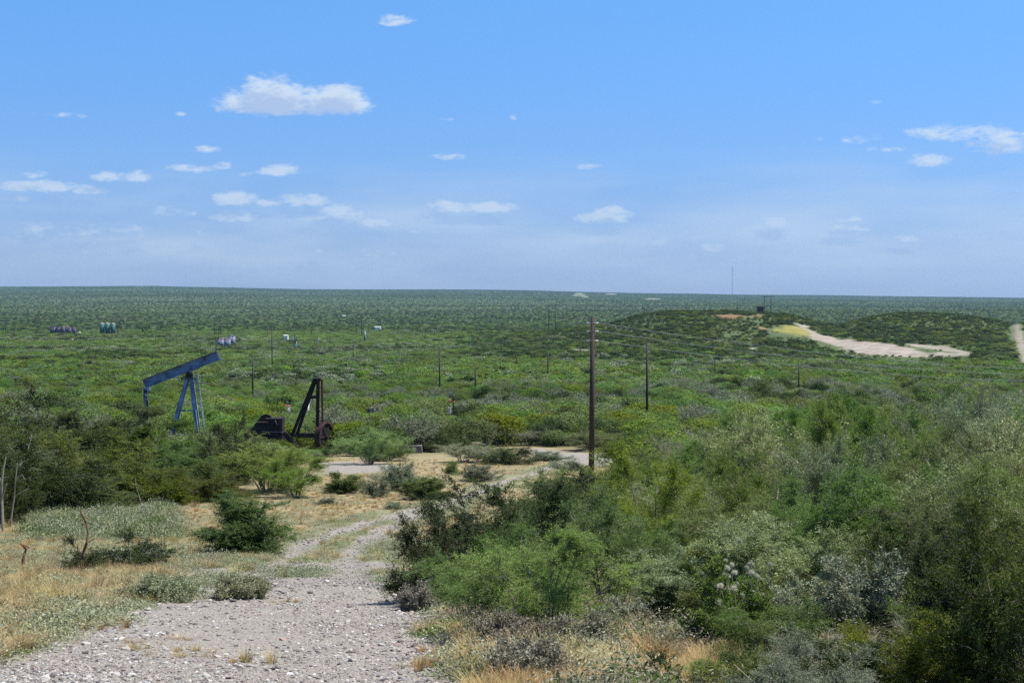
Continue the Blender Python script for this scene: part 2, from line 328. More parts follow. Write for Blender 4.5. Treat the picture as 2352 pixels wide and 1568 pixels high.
MAT = {
    'feather': foliage('feathery_leaf', (.085, .145, .026), (.160, .255, .042), (.26, .37, .075)),
    'featherN': foliage('feathery_leaf_near', (.100, .175, .030), (.195, .30, .048), (.31, .42, .085)),  # same feathery leaf, colour brightened to offset self-shadow in near crowns
    'midN': foliage('green_leaf_near', (.080, .138, .028), (.155, .235, .040), (.25, .34, .068)),  # same green leaf, colour brightened against the self-shadow of near crowns
    'mid': foliage('green_leaf', (.065, .112, .024), (.125, .195, .034), (.205, .285, .058)),
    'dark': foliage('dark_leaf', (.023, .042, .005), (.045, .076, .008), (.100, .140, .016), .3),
    'olive': foliage('olive_leaf', (.08, .115, .012), (.145, .19, .018), (.23, .275, .034)),
    'fresh': foliage('fresh_green_leaf', (.060, .115, .014), (.112, .190, .023), (.19, .285, .042)),
    'sage': foliage('sage_leaf', (.145, .19, .068), (.25, .315, .110), (.41, .47, .21), .3, .45, .3),
    'grey': foliage('grey_leaf', (.105, .135, .070), (.185, .220, .120), (.29, .33, .19), .25),
    'silver': foliage('silver_leaf', (.15, .19, .10), (.30, .35, .21), (.50, .55, .38), .15, patch=.1),
    'herb': foliage('herb_leaf', (.15, .165, .085), (.28, .30, .165), (.42, .45, .28), .2, patch=.15),
    'straw': foliage('straw_blade', (.20, .14, .055), (.40, .30, .125), (.58, .46, .22), .25, patch=.1),
    'gold': foliage('gold_blade', (.28, .17, .055), (.44, .30, .11), (.58, .43, .20), .3, patch=.1),
    'deadherb': foliage('dry_grey_leaf', (.15, .135, .08), (.25, .235, .15), (.36, .34, .24), .15, patch=.1),
    'fluff': foliage('seed_fluff', (.5, .48, .36), (.62, .6, .48), (.75, .73, .62), .4, patch=.1),
    'bark': simple('bark', [(.3, (.10, .085, .07)), (.7, (.22, .20, .175))], 12, .9),
    'twig': simple('grey_twig', [(.3, (.17, .15, .11)), (.7, (.33, .30, .23))], 12, .9),
    'stalk': simple('brown_stalk', [(.3, (.12, .06, .035)), (.7, (.24, .13, .08))], 9, .9),
    'pole': simple('creosote_wood', [(.25, (.022, .015, .014)), (.55, (.045, .030, .027)), (.8, (.11, .075, .06))], 7, .75, stretch=(5, 5, .35), bump=.4),
    'fpole': simple('grey_pole_wood', [(.3, (.03, .028, .026)), (.7, (.075, .068, .06))], 4, .85),
    'blue': simple('weathered_blue_paint', [(.36, (.12, .065, .045)), (.42, (.10, .125, .17)), (.52, (.135, .19, .28)), (.72, (.22, .29, .40))], 1.1, .55, detail=8),
    'bluelit': simple('lit_blue_paint', [(.34, (.18, .10, .07)), (.40, (.16, .20, .27)), (.55, (.24, .31, .42)), (.72, (.38, .46, .57))], 1.3, .5, detail=8),  # brighter copy of the blue paint: light on the legs put into colour
    'palered': simple('rusted_edge', [(.3, (.24, .14, .09)), (.7, (.42, .30, .22))], 4, .8),
    'rust': simple('dark_rust', [(.3, (.010, .008, .008)), (.55, (.028, .017, .015)), (.75, (.085, .030, .026))], 1.7, .8, detail=8),
    'redrust': simple('red_rust', [(.3, (.035, .012, .012)), (.7, (.13, .045, .035))], 2.5, .8),
    'black': simple('black_grease', [(.3, (.008, .008, .009)), (.7, (.03, .026, .025))], 3, .6),
    'greytank': simple('galvanised_tank', [(.3, (.13, .145, .19)), (.7, (.24, .26, .31))], 1.2, .6, stretch=(1, 1, .2)),
    'darktank': simple('purple_grey_tank', [(.3, (.045, .045, .07)), (.7, (.10, .095, .13))], 1.0, .6, stretch=(1, 1, .3)),
    'greentank': simple('green_tank', [(.3, (.018, .085, .065)), (.7, (.045, .15, .11))], .9, .6),
    'teal': simple('grey_green_vessel', [(.3, (.10, .17, .17)), (.7, (.2, .3, .29))], .9, .6),
    'white': simple('white_paint', [(.3, (.62, .62, .60)), (.7, (.8, .8, .78))], 3, .5),
    'rim': simple('rusty_tank_roof', [(.35, (.28, .15, .10)), (.65, (.40, .31, .27))], .8, .8),
    'orange': simple('orange_rust', [(.3, (.38, .10, .04)), (.7, (.62, .22, .11))], 5, .7),
    'wire': simple('aluminium_wire', [(.3, (.2, .21, .21)), (.7, (.34, .34, .34))], 1, .45, .6),
    'galv': simple('galvanised_steel', [(.3, (.25, .28, .32)), (.7, (.48, .52, .56))], 3, .5),
    'glass': simple('glass_insulator', [(.3, (.6, .64, .66)), (.7, (.8, .84, .85))], 9, .15),
    'stone': None,
}
def stone_mat():
    m, t, o = newmat('pebble')
    oi = N(t, 'ShaderNodeObjectInfo')
    c = ramp(t, oi.outputs['Random'], [(0, (.25, .22, .18)), (.3, (.39, .36, .31)), (.5, (.28, .265, .245)), (.62, (.16, .135, .12)), (.74, (.49, .46, .40)), (.84, (.33, .23, .18)), (.9, (.10, .085, .085)), (.97, (.58, .56, .53))], 'CONSTANT')
    p = N(t, 'ShaderNodeBsdfPrincipled'); p.inputs['Roughness'].default_value = .85
    tc = N(t, 'ShaderNodeTexCoord')
    c = mixc(t, .5, c, ramp(t, noise(t, tc.outputs['Object'], 2.5, 4), [(.3, (.6, .6, .6)), (.7, (1, 1, 1))]), 'MULTIPLY')
    t.links.new(c, p.inputs['Base Color']); t.links.new(p.outputs[0], o.inputs[0]); return m
MAT['stone'] = stone_mat()

def ground_mat():
    m, t, o = newmat('terrain')
    tc = N(t, 'ShaderNodeTexCoord'); P = tc.outputs['Object']
    def att(n): return N(t, 'ShaderNodeAttribute', attribute_name=n)
    A = att('m1'); B = att('m2')
    sa = N(t, 'ShaderNodeSeparateColor'); t.links.new(A.outputs['Color'], sa.inputs[0])
    sb = N(t, 'ShaderNodeSeparateColor'); t.links.new(B.outputs['Color'], sb.inputs[0])
    far = ramp(t, noise(t, P, .02, 6, .65), [(.3, (.055, .078, .026)), (.5, (.078, .105, .036)), (.75, (.105, .130, .048))])
    nfine = noise(t, P, 9, 5, .7); nmid = noise(t, P, 1.3, 5, .6)
    green = ramp(t, nfine, [(.3, (.11, .13, .065)), (.5, (.19, .21, .11)), (.7, (.28, .30, .18))])
    straw = ramp(t, nfine, [(.3, (.20, .15, .075)), (.5, (.32, .245, .13)), (.7, (.43, .35, .21))])
    dr = M(t, 'ADD', sa.outputs[2], M(t, 'MULTIPLY_ADD', nmid, 1.2, -.6), clamp=True)
    mead = mixc(t, dr, green, straw)
    c = mixc(t, sa.outputs[1], far, mead)
    v = N(t, 'ShaderNodeTexVoronoi'); v.inputs['Scale'].default_value = 26; t.links.new(P, v.inputs['Vector'])
    v2 = N(t, 'ShaderNodeTexVoronoi'); v2.inputs['Scale'].default_value = 70; t.links.new(P, v2.inputs['Vector'])
    sepv = N(t, 'ShaderNodeSeparateColor'); t.links.new(v2.outputs['Color'], sepv.inputs[0])
    gr = ramp(t, sepv.outputs[0], [(0, (.20, .18, .15)), (.5, (.30, .275, .23)), (.85, (.39, .36, .305)), (1, (.22, .18, .14))])
    gr = mixc(t, .55, gr, ramp(t, noise(t, P, 2.2, 5, .65), [(.3, (.72, .71, .72)), (.7, (1.15, 1.13, 1.1))]), 'MULTIPLY')
    gm = M(t, 'ADD', M(t, 'MULTIPLY', sa.outputs[0], 1.5), M(t, 'MULTIPLY_ADD', nfine, 1.1, -.8), clamp=True)
    c = mixc(t, gm, c, gr)
    st = N(t, 'ShaderNodeVectorMath', operation='MULTIPLY'); st.inputs[1].default_value = (.16, .5, 2.5); t.links.new(P, st.inputs[0])
    rock = ramp(t, noise(t, st.outputs[0], .8, 7, .72), [(.34, (.09, .07, .05)), (.44, (.23, .19, .14)), (.55, (.35, .31, .245)), (.8, (.44, .40, .325))])
    rock = mixc(t, ramp(t, noise(t, P, .035, 3), [(.52, (0, 0, 0)), (.6, (.4, .4, .4))]), rock, (.30, .215, .17))
    c = mixc(t, sb.outputs[0], c, rock)
    c = mixc(t, sb.outputs[1], c, ramp(t, noise(t, P, .25, 4), [(.35, (.15, .15, .035)), (.7, (.36, .30, .07))]))
    c = mixc(t, sb.outputs[2], c, ramp(t, noise(t, P, .25, 4), [(.3, (.16, .07, .03)), (.7, (.32, .16, .08))]))
    p = N(t, 'ShaderNodeBsdfPrincipled'); p.inputs['Roughness'].default_value = .95; p.inputs['Specular IOR Level'].default_value = .15
    t.links.new(c, p.inputs['Base Color'])
    b = N(t, 'ShaderNodeBump'); b.inputs['Distance'].default_value = .03; b.inputs['Strength'].default_value = .8
    hh = M(t, 'ADD', M(t, 'MULTIPLY', v.outputs['Distance'], -.7), M(t, 'MULTIPLY_ADD', v2.outputs['Distance'], -.5, nfine))
    t.links.new(hh, b.inputs['Height']); t.links.new(b.outputs[0], p.inputs['Normal'])
    t.links.new(p.outputs[0], o.inputs[0]); return m

# ------------------------------------------------------------------ terrain mesh (one sheet, polar grid)
def build_ground():
    rr = np.concatenate([[.6, 1.5, 2.5, 3.2], np.exp(np.linspace(math.log(4), math.log(11500), 860))])
    dense = np.linspace(-27, 27, 430)
    side = np.concatenate([np.linspace(-180, -27.5, 46)[:-1], dense, np.linspace(27.5, 180, 46)[1:-1]])
    an = np.radians(side); na = len(an); nr = len(rr)
    X = np.sin(an)[None, :] * rr[:, None]; Y = np.cos(an)[None, :] * rr[:, None]
    Z = H(X, Y)
    g, md, dr, pa, ye, og = masks(X.ravel(), Y.ravel())
    # sink the ruts and road a little
    rut = np.minimum(line_d(X.ravel(), Y.ravel(), RUT_L), line_d(X.ravel(), Y.ravel(), RUT_R))
    Z = Z - (.07 * sstep(.6, .1, rut)).reshape(Z.shape)
    V = np.stack([X.ravel(), Y.ravel(), Z.ravel()], 1); V = np.vstack([V, [[0, 0, float(H(0., .1))]]])
    i = np.arange(nr - 1)[:, None] * na; j = np.arange(na)[None, :]; jn = (j + 1) % na
    Q = np.stack([i + j, i + jn, i + na + jn, i + na + j], -1).reshape(-1, 4)[:, ::-1]
    c = nr * na; j = np.arange(na)
    T = np.stack([np.full(na, c), j, (j + 1) % na], 1)[:, ::-1]
    me = bpy.data.meshes.new('ground')
    nl = Q.size + T.size
    me.vertices.add(len(V)); me.vertices.foreach_set('co', V.ravel())
    me.loops.add(nl); me.loops.foreach_set('vertex_index', np.concatenate([Q.ravel(), T.ravel()]))
    me.polygons.add(len(Q) + len(T))
    me.polygons.foreach_set('loop_start', np.concatenate([np.arange(len(Q)) * 4, len(Q) * 4 + np.arange(len(T)) * 3]))
    me.polygons.foreach_set('use_smooth', np.ones(len(Q) + len(T), bool))
    for nm, (a, b, cc) in (('m1', (g, md, dr)), ('m2', (pa, ye, og))):
        at_ = me.attributes.new(nm, 'FLOAT_COLOR', 'POINT')
        buf = np.ones((len(V), 4)); buf[:-1, 0] = a; buf[:-1, 1] = b; buf[:-1, 2] = cc
        at_.data.foreach_set('color', buf.ravel())
    me.update(); me.validate()
    me.materials.append(ground_mat())
    o = bpy.data.objects.new('ground', me); COL.objects.link(o); tag(o, kind='structure')
build_ground()

# ------------------------------------------------------------------ mesh building
def mesh_from(name, V, Fq, mats, tint=None, mi=None, smooth=False, tri=None):
    me = bpy.data.meshes.new(name)
    V = np.asarray(V, np.float32); Fq = np.asarray(Fq, np.int32); k = Fq.shape[1]
    me.vertices.add(len(V)); me.vertices.foreach_set('co', V.ravel())
    me.loops.add(Fq.size); me.loops.foreach_set('vertex_index', Fq.ravel())
    me.polygons.add(len(Fq)); me.polygons.foreach_set('loop_start', np.arange(len(Fq), dtype=np.int32) * k)
    if mi is not None: me.polygons.foreach_set('material_index', np.asarray(mi, np.int32))
    if smooth: me.polygons.foreach_set('use_smooth', np.ones(len(Fq), bool))
    if tint is not None:
        a = me.attributes.new('tint', 'FLOAT', 'POINT'); a.data.foreach_set('value', np.asarray(tint, np.float32))
    me.update()
    for m in mats: me.materials.append(m)
    return me
class MB:
    def __init__(s): s.v = []; s.f = []; s.mi = []; s.cur = 0; s.mats = []
    def mat(s, m):
        if m not in s.mats: s.mats.append(m)
        s.cur = s.mats.index(m); return s
    def _add(s, vs, fs):
        b = len(s.v); s.v += [tuple(v) for v in vs]; s.f += [tuple(b + i for i in f) for f in fs]; s.mi += [s.cur] * len(fs); return s
    def box(s, c, size, rot=None, taper=1.0):
        vs = []
        for z in (-.5, .5):
            k = taper if z > 0 else 1
            for x, y in ((-.5, -.5), (.5, -.5), (.5, .5), (-.5, .5)):
                p = Vector((x * size[0] * k, y * size[1] * k, z * size[2])); 
                if rot is not None: p = rot @ p
                vs.append(p + Vector(c))
        return s._add(vs, [(3, 2, 1, 0), (4, 5, 6, 7), (0, 1, 5, 4), (1, 2, 6, 5), (2, 3, 7, 6), (3, 0, 4, 7)])
    def beam(s, a, b, w, h, up=(0, 0, 1)):
        a = Vector(a); b = Vector(b); z = (b - a).normalized(); x = Vector(up).cross(z)
        if x.length < 1e-3: x = Vector((1, 0, 0))
        x.normalize(); y = z.cross(x)
        rot = Matrix((x, y, z)).transposed()
        return s.box((a + b) / 2, (w, h, (b - a).length), rot)
    def cyl(s, a, b, r0, r1=None, n=12, cap=True):
        r1 = r0 if r1 is None else r1
        a = Vector(a); b = Vector(b); z = (b - a).normalized(); q = z.to_track_quat('Z', 'Y')
        vs = []
        for p, r in ((a, r0), (b, r1)):
            for i in range(n):
                t = 2 * math.pi * i / n; vs.append(p + q @ Vector((r * math.cos(t), r * math.sin(t), 0)))
        fs = [(i, (i + 1) % n, n + (i + 1) % n, n + i) for i in range(n)]
        if cap: fs += [tuple(range(n - 1, -1, -1)), tuple(range(n, 2 * n))]
        return s._add(vs, fs)
    def tube(s, pts, r, n=6):
        for a, b in zip(pts[:-1], pts[1:]):
            s.cyl(a, b, r if not callable(r) else r, n=n)
        return s
    def obj(s, name, parent=None, smooth=False, loc=None):
        me = bpy.data.meshes.new(name); me.from_pydata(s.v, [], s.f); me.update()
        for m in s.mats: me.materials.append(m)
        me.polygons.foreach_set('material_index', s.mi)
        if smooth: 
            me.polygons.foreach_set('use_smooth', [len(f) == 4 for f in s.f])
        o = bpy.data.objects.new(name, me); COL.objects.link(o); o.parent = parent
        if loc is not None: o.location = loc
        return o
def mb(m): return MB().mat(MAT[m])

# ------------------------------------------------------------------ plants
def norm(a): return a / (np.linalg.norm(a, axis=-1, keepdims=True) + 1e-9)
def tubes(P, Rd, m=4):
    """P (n,k,3) polylines, Rd (n,k) radii -> verts, quads"""
    n, k, _ = P.shape
    T = norm(np.gradient(P, axis=1)); ref = np.where(np.abs(T[..., 2:3]) > .9, np.array([1., 0, 0]), np.array([0, 0, 1.]))
    A = norm(np.cross(T, ref)); B = np.cross(T, A)
    th = np.arange(m) * 2 * np.pi / m
    V = P[:, :, None, :] + Rd[:, :, None, None] * (np.cos(th)[None, None, :, None] * A[:, :, None, :] + np.sin(th)[None, None, :, None] * B[:, :, None, :])
    base = (np.arange(n)[:, None, None] * k + np.arange(k - 1)[None, :, None]) * m + np.arange(m)[None, None, :]
    nx = (np.arange(n)[:, None, None] * k + np.arange(k - 1)[None, :, None]) * m + ((np.arange(m) + 1) % m)[None, None, :]
    Q = np.stack([base, nx, nx + m, base + m], -1).reshape(-1, 4)
    return V.reshape(-1, 3), Q
def shrub_geo(seed, W=3.2, Hh=2.6, stems=7, br=9, tw=14, lv=36, ll=.045, lw=.014, spread=1.0, upl=.35, twl=.55, base=.12, arch=.0, lean=(0, 0), low=.25, star=0.0, full=False, cone=False):
    g = np.random.default_rng(seed)
    K = 7; t = np.linspace(0, 1, K)
    az = (np.arange(stems) + g.random(stems) * .8) * 2 * np.pi / stems; el = g.uniform(.25, 1.25, stems) if stems > 2 else g.uniform(.7, 1.3, stems)
    R0 = .5 * W * .78 * (.75 + .4 * g.random(stems)) * spread; Hs = Hh * (.55 + .35 * np.sin(el)) * (.85 + .25 * g.random(stems))
    if cone:
        el = np.linspace(.0, 1.45, stems) + g.normal(0, .05, stems); az = g.permutation(az); Hs = Hh * (.06 + .84 * np.clip(np.sin(el), 0, 1) ** .95) * g.uniform(.85, 1.1, stems); R0 = R0 * np.clip(np.cos(el), .02, 1) ** .8; low = 0.0
    elif full:
        el = np.where(np.arange(stems) % 2 == 0, g.uniform(.0, .55, stems), g.uniform(.5, 1.35, stems))
        Hs = Hh * (.10 + .80 * np.sin(el)) * (.9 + .2 * g.random(stems)); low = 0.0
    end = np.stack([np.cos(az) * R0 * np.cos(el) ** .5, np.sin(az) * R0 * np.cos(el) ** .5, Hs], 1)
    st = np.stack([np.cos(az) * base, np.sin(az) * base, np.zeros(stems)], 1)
    P = st[:, None, :] * (1 - t)[None, :, None] + end[:, None, :] * t[None, :, None]
    P[..., :2] *= (1 - .25 * np.sin(np.pi * t))[None, :, None]
    P += np.cumsum(g.normal(0, .035, P.shape) * W / 3, axis=1) * t[None, :, None]
    Rs = (.032 * W / 3) * (1 - .75 * t)[None, :] * g.uniform(.7, 1.2, (stems, 1))
    # branches
    nb = stems * br; si = np.repeat(np.arange(stems), br); tt = g.uniform(.10 if full or cone else .22, 1, nb) ** .8
    f = tt * (K - 1); i0 = np.minimum(f.astype(int), K - 2); ff = (f - i0)[:, None]
    b0 = P[si, i0] * (1 - ff) + P[si, i0 + 1] * ff
    out = b0 * np.array([1, 1, .25]); out = norm(out + 1e-3)
    dr = norm(out * .8 + g.normal(0, .55, (nb, 3)) + np.array([0, 0, upl]))
    L = W * .24 * g.uniform(.5, 1.25, nb) * (1.15 - .35 * tt)
    k2 = 4; s = np.linspace(0, 1, k2)
    B = b0[:, None, :] + dr[:, None, :] * (L[:, None] * s)[..., None]
    B[..., 2] -= arch * (L[:, None] * s ** 2); B += g.normal(0, .02 * W / 3, B.shape) * s[None, :, None]
    Rb = (.011 * W / 3) * (1 - .7 * s)[None, :] * np.ones((nb, 1))
    # twigs
    ntw = nb * tw; bi = np.repeat(np.arange(nb), tw); tb = g.uniform(.12, 1, ntw)
    f = tb * (k2 - 1); i0 = np.minimum(f.astype(int), k2 - 2); ff = (f - i0)[:, None]
    c0 = B[bi, i0] * (1 - ff) + B[bi, i0 + 1] * ff
    td = norm(dr[bi] * .55 + g.normal(0, .62, (ntw, 3)) + np.array([0, 0, upl * .6]))
    TL = twl * W / 3 * g.uniform(.35, 1.1, ntw)
    k3 = 3; s3 = np.linspace(0, 1, k3)
    Tw = c0[:, None, :] + td[:, None, :] * (TL[:, None] * s3)[..., None]
    Tw[..., 2] -= (.18 + arch) * TL[:, None] * s3 ** 2
    Tw[..., 2] = np.maximum(Tw[..., 2], .03)
    # leaves
    nl = ntw * lv; ti = np.repeat(np.arange(ntw), lv); u = g.random(nl)
    f = u * (k3 - 1); i0 = np.minimum(f.astype(int), k3 - 2); ff = (f - i0)[:, None]
    p = Tw[ti, i0] * (1 - ff) + Tw[ti, i0 + 1] * ff + g.normal(0, ll * .45, (nl, 3))
    if star > 0: p = p[g.random(nl) > star * (p[:, 2] < Hh * .35)]
    if low > 0:  # fewer leaves near the stems at the foot of the plant
        keep = g.random(len(p)) < np.clip((p[:, 2] / (Hh * low)) ** 1.2, .05, 1); idx = np.nonzero(keep)[0]
    else: idx = np.arange(len(p))
    p = p[idx]; tid = ti[:len(p)] if star > 0 else ti[idx]
    n = len(p)
    a = norm(td[tid] * .5 + g.normal(0, .7, (n, 3)) + np.array([0, 0, .15]))
    up = norm(g.normal(0, .75, (n, 3)) + np.array([0, 0, .75])); b = norm(np.cross(a, up))
    sz = g.uniform(.55, 1.25, n)[:, None]
    a = a * ll * sz; b = b * lw * sz * .5
    V = np.stack([p, p + a * .45 + b, p + a, p + a * .45 - b], 1).reshape(-1, 3)
    Q = np.arange(n * 4).reshape(-1, 4)
    clump = .5 + .5 * np.sin(bi * 12.9898) ; clump = clump[tid]
    tn = np.clip(.30 * clump + .38 * g.random(n) + .30 * np.clip(u[idx] if star == 0 else g.random(n), 0, 1), 0, 1)
    return dict(stem=(P, Rs), br=(B, Rb), tw=(Tw, TL), leaf=(V, Q, np.repeat(tn, 4)), lean=lean)
def leaf_mesh(name, G, mat):
    V, Q, tn = G['leaf']; return mesh_from(name, V, Q, [MAT[mat]], tn)
def wood_mesh(name, G, mat='bark', twigs=True, m=4):
    Vs, Qs = [], []; off = 0
    L = [tubes(*G['stem'], m), tubes(*G['br'], 3)]
    if twigs:
        Tw, TL = G['tw']; r = (.0038 * np.ones(3) * np.array([1, .8, .35]))[None, :] * np.ones((len(Tw), 1)); L.append(tubes(Tw, r, 3))
    for V, Q in L: Vs.append(V); Qs.append(Q + off); off += len(V)
    return mesh_from(name, np.vstack(Vs), np.vstack(Qs), [MAT[mat]])
def joined_mesh(name, G, mat, wood='bark', twigs=False):
    V, Q, tn = G['leaf']; off = len(V); Vs = [V]; Qs = [Q]; mi = [np.zeros(len(Q))]; tt = [tn]
    L = [tubes(*G['stem'], 4), tubes(*G['br'], 3)]
    if twigs:
        Tw, TL = G['tw']; L.append(tubes(Tw, np.full((len(Tw), 3), .006), 3))
    for v, q in L: Vs.append(v); Qs.append(q + off); off += len(v); mi.append(np.ones(len(q))); tt.append(np.zeros(len(v)))
    return mesh_from(name, np.vstack(Vs), np.vstack(Qs), [MAT[mat], MAT[wood]], np.concatenate(tt), np.concatenate(mi))

# near prototypes: (crown mesh, wood mesh, width, height)
NEAR = {}
def near_proto(key, mat, seed, W, Hh, wood='bark', **kw):
    kw['ll'] *= 1.3; kw['lw'] *= 1.15; kw['lv'] = int(kw['lv'] * 1.15)
    G = shrub_geo(seed, W, Hh, **kw)
    V = G['leaf'][0]; w = (np.percentile(V[:, 0], 98) - np.percentile(V[:, 0], 2)); h = np.percentile(V[:, 2], 99)
    NEAR[key] = (leaf_mesh('crown', G, mat), wood_mesh('branches', G, wood), w, h)
near_proto('feather1', 'featherN', 11, 3.6, 2.8, stems=8, br=9, tw=15, lv=42, ll=.050, lw=.013, arch=.15)
near_proto('feather2', 'featherN', 12, 3.4, 3.0, stems=7, br=10, tw=15, lv=42, ll=.052, lw=.013, arch=.1)
near_proto('mid1', 'midN', 13, 3.2, 2.8, stems=8, br=10, tw=15, lv=40, ll=.050, lw=.015, wood='twig')
near_proto('mid2', 'midN', 14, 3.4, 2.7, full=True, stems=12, br=9, tw=15, lv=40, ll=.048, lw=.015, arch=.1)
near_proto('dark1', 'dark', 15, 3.4, 2.5, full=True, stems=11, br=10, tw=16, lv=34, ll=.042, lw=.020, upl=.25, arch=.1)
near_proto('dark2', 'dark', 16, 3.2, 2.6, full=True, stems=11, br=10, tw=16, lv=34, ll=.044, lw=.020)
near_proto('olive1', 'olive', 17, 3.0, 2.3, full=True, stems=12, br=10, tw=15, lv=36, ll=.046, lw=.018, low=.1)
near_proto('grey1', 'grey', 18, 3.0, 2.5, stems=9, br=9, tw=15, lv=24, ll=.050, lw=.013, wood='twig')
near_proto('silver1', 'silver', 19, 1.7, 1.6, stems=8, br=8, tw=9, lv=22, ll=.034, lw=.018, wood='twig', upl=.9, twl=.5)
near_proto('bushy1', 'fresh', 20, 1.9, 1.9, full=True, stems=14, br=13, tw=16, lv=26, ll=.036, lw=.017, upl=.55, low=0.0, twl=.6)
near_proto('cone1', 'fresh', 26, 2.0, 2.1, cone=True, stems=26, br=8, tw=13, lv=26, ll=.036, lw=.016, upl=.5, twl=.55)
near_proto('fresh1', 'fresh', 27, 3.2, 2.6, full=True, stems=11, br=10, tw=15, lv=34, ll=.044, lw=.019)
near_proto('sage1', 'sage', 24, 3.4, 2.8, stems=8, br=10, tw=15, lv=40, ll=.050, lw=.013, wood='twig', upl=.45)
near_proto('sage2', 'sage', 25, 3.2, 2.9, stems=9, br=10, tw=15, lv=38, ll=.052, lw=.013, wood='twig', upl=.6, arch=.1)
near_proto('sparse1', 'dark', 21, 1.9, 1.3, full=True, stems=10, br=7, tw=8, lv=24, ll=.036, lw=.018, upl=.15, low=.05)
near_proto('spiky1', 'grey', 22, 1.8, 1.3, full=True, stems=14, br=7, tw=9, lv=20, ll=.048, lw=.014, upl=.8, low=.05)
near_proto('bare1', 'grey', 23, 2.4, 2.2, stems=9, br=9, tw=12, lv=2, ll=.04, lw=.013, wood='twig')

_made = {}
TOPS = []
def place_near(key, D, base, wpx, top, label, group=None, name='shrub', cat='shrub', rot=None, yy=None):
    crown, wood, w0, h0 = NEAR[key]
    p = ground(D, base) if yy is None else None
    if p is None:
        X = ray(D, base)[0] * yy; p = np.array([X, yy, gz(X, yy)])
        _, base = proj(*p)
    dd = p[1]
    hh = (base - top) / F * dd; ww = wpx / F * dd
    sx = ww / w0; sz = hh / h0
    rt = rng.uniform(0, 6.283) if rot is None else rot
    e = empty(name, (p[0], p[1], p[2] - .04), rt)
    e.scale = (sx, sx, sz)
    for nm, me in (('crown', crown), ('branches', wood)):
        o = bpy.data.objects.new(nm, me); COL.objects.link(o); o.parent = e
    tag(e, label, cat, group)
    TOPS.append((D, wpx * .5, base, top, dd, p[0], p[1], ww * .5))
    return e

# ---- left thicket in front of the blue pumpjack
LG = 'bushes of the thicket left of the track'
for a in [
    ('dark2', 95, 1112, 330, 915, 'tall dark bush at the back of the left thicket, near the left edge'),
    ('fresh1', 235, 1108, 280, 938, 'fresh green bush behind the left thicket under the low end of the blue beam'),
    ('mid2', 20, 1128, 210, 985, 'green bush cut by the left edge behind the thicket'),
    ('fresh1', 350, 1105, 230, 972, 'fresh green bush hiding the foot of the blue pumpjack'),
    ('mid1', 455, 1100, 190, 1000, 'green bush directly below the right leg of the blue pumpjack'),
    ('dark1', 60, 1175, 300, 1000, 'dark spreading bush at the left edge beside the tall bare stem'),
    ('grey1', 105, 1150, 170, 1020, 'greyish bush with pale bare twigs in the left thicket'),
    ('olive1', 245, 1158, 250, 995, 'big olive bush in the middle of the left thicket'),
    ('fresh1', 180, 1168, 200, 1055, 'low fresh green bush behind the mound of grey green herbs'),
    ('olive1', 360, 1160, 160, 1085, 'yellow green rounded bush at the front of the left thicket'),
    ('olive1', 470, 1150, 175, 1068, 'olive bush at the right front corner of the left thicket'),
    ('fresh1', 405, 1135, 190, 1018, 'fresh green bush in the centre of the left thicket'),
    ('dark2', 522, 1112, 150, 968, 'tall dark bush between the blue pumpjack and the rusty engine'),
    ('mid1', 612, 1128, 175, 1014, 'blue green bush with pale bare stems at its foot beside the pad'),
    ('feather2', 678, 1143, 175, 1052, 'bright green rounded bush nearest the gravel pad at the thicket end'),
    ('dark1', 15, 1205, 130, 1080, 'small dark bush low at the left edge of the meadow'),
]: place_near(a[0], a[1], a[2], a[3], a[4], a[5], LG)
# ---- shrubs standing alone in the meadow and on the pad
for a in [
    ('cone1', 558, 1274, 195, 1142, 'dense dark green cone shaped shrub alone in the meadow left of the track'),
    ('sparse1', 305, 1302, 165, 1208, 'low open dark shrub in the herbs left of the lone cone shaped one'),
    ('sparse1', 185, 1312, 80, 1228, 'small straggly shrub around the bent brown stalk'),
    ('bushy1', 790, 1132, 74, 1086, 'small rounded dark shrub on the dry grass just right of the thicket end'),
    ('spiky1', 866, 1142, 66, 1100, 'small grey green shrub on the dry grass beside the track'),
    ('spiky1', 922, 1126, 90, 1062, 'upright grey green shrub on the dry grass beyond the track'),
    ('bushy1', 978, 1146, 96, 1096, 'dark low shrub on the dry grass touching the track edge'),
    ('mid2', 1038, 1090, 40, 1058, 'tiny green shrub alone in the middle of the dry grass'),
    ('spiky1', 1100, 1104, 84, 1066, 'spiky dark grey shrub on the dry grass right of the tiny one'),
    ('spiky1', 750, 1160, 46, 1142, 'very small grey shrub low in the dry grass'),
    ('spiky1', 905, 1168, 50, 1150, 'very small grey shrub close to the left rut'),
]: place_near(a[0], a[1], a[2], a[3], a[4], a[5], 'lone shrubs in the dry meadow')
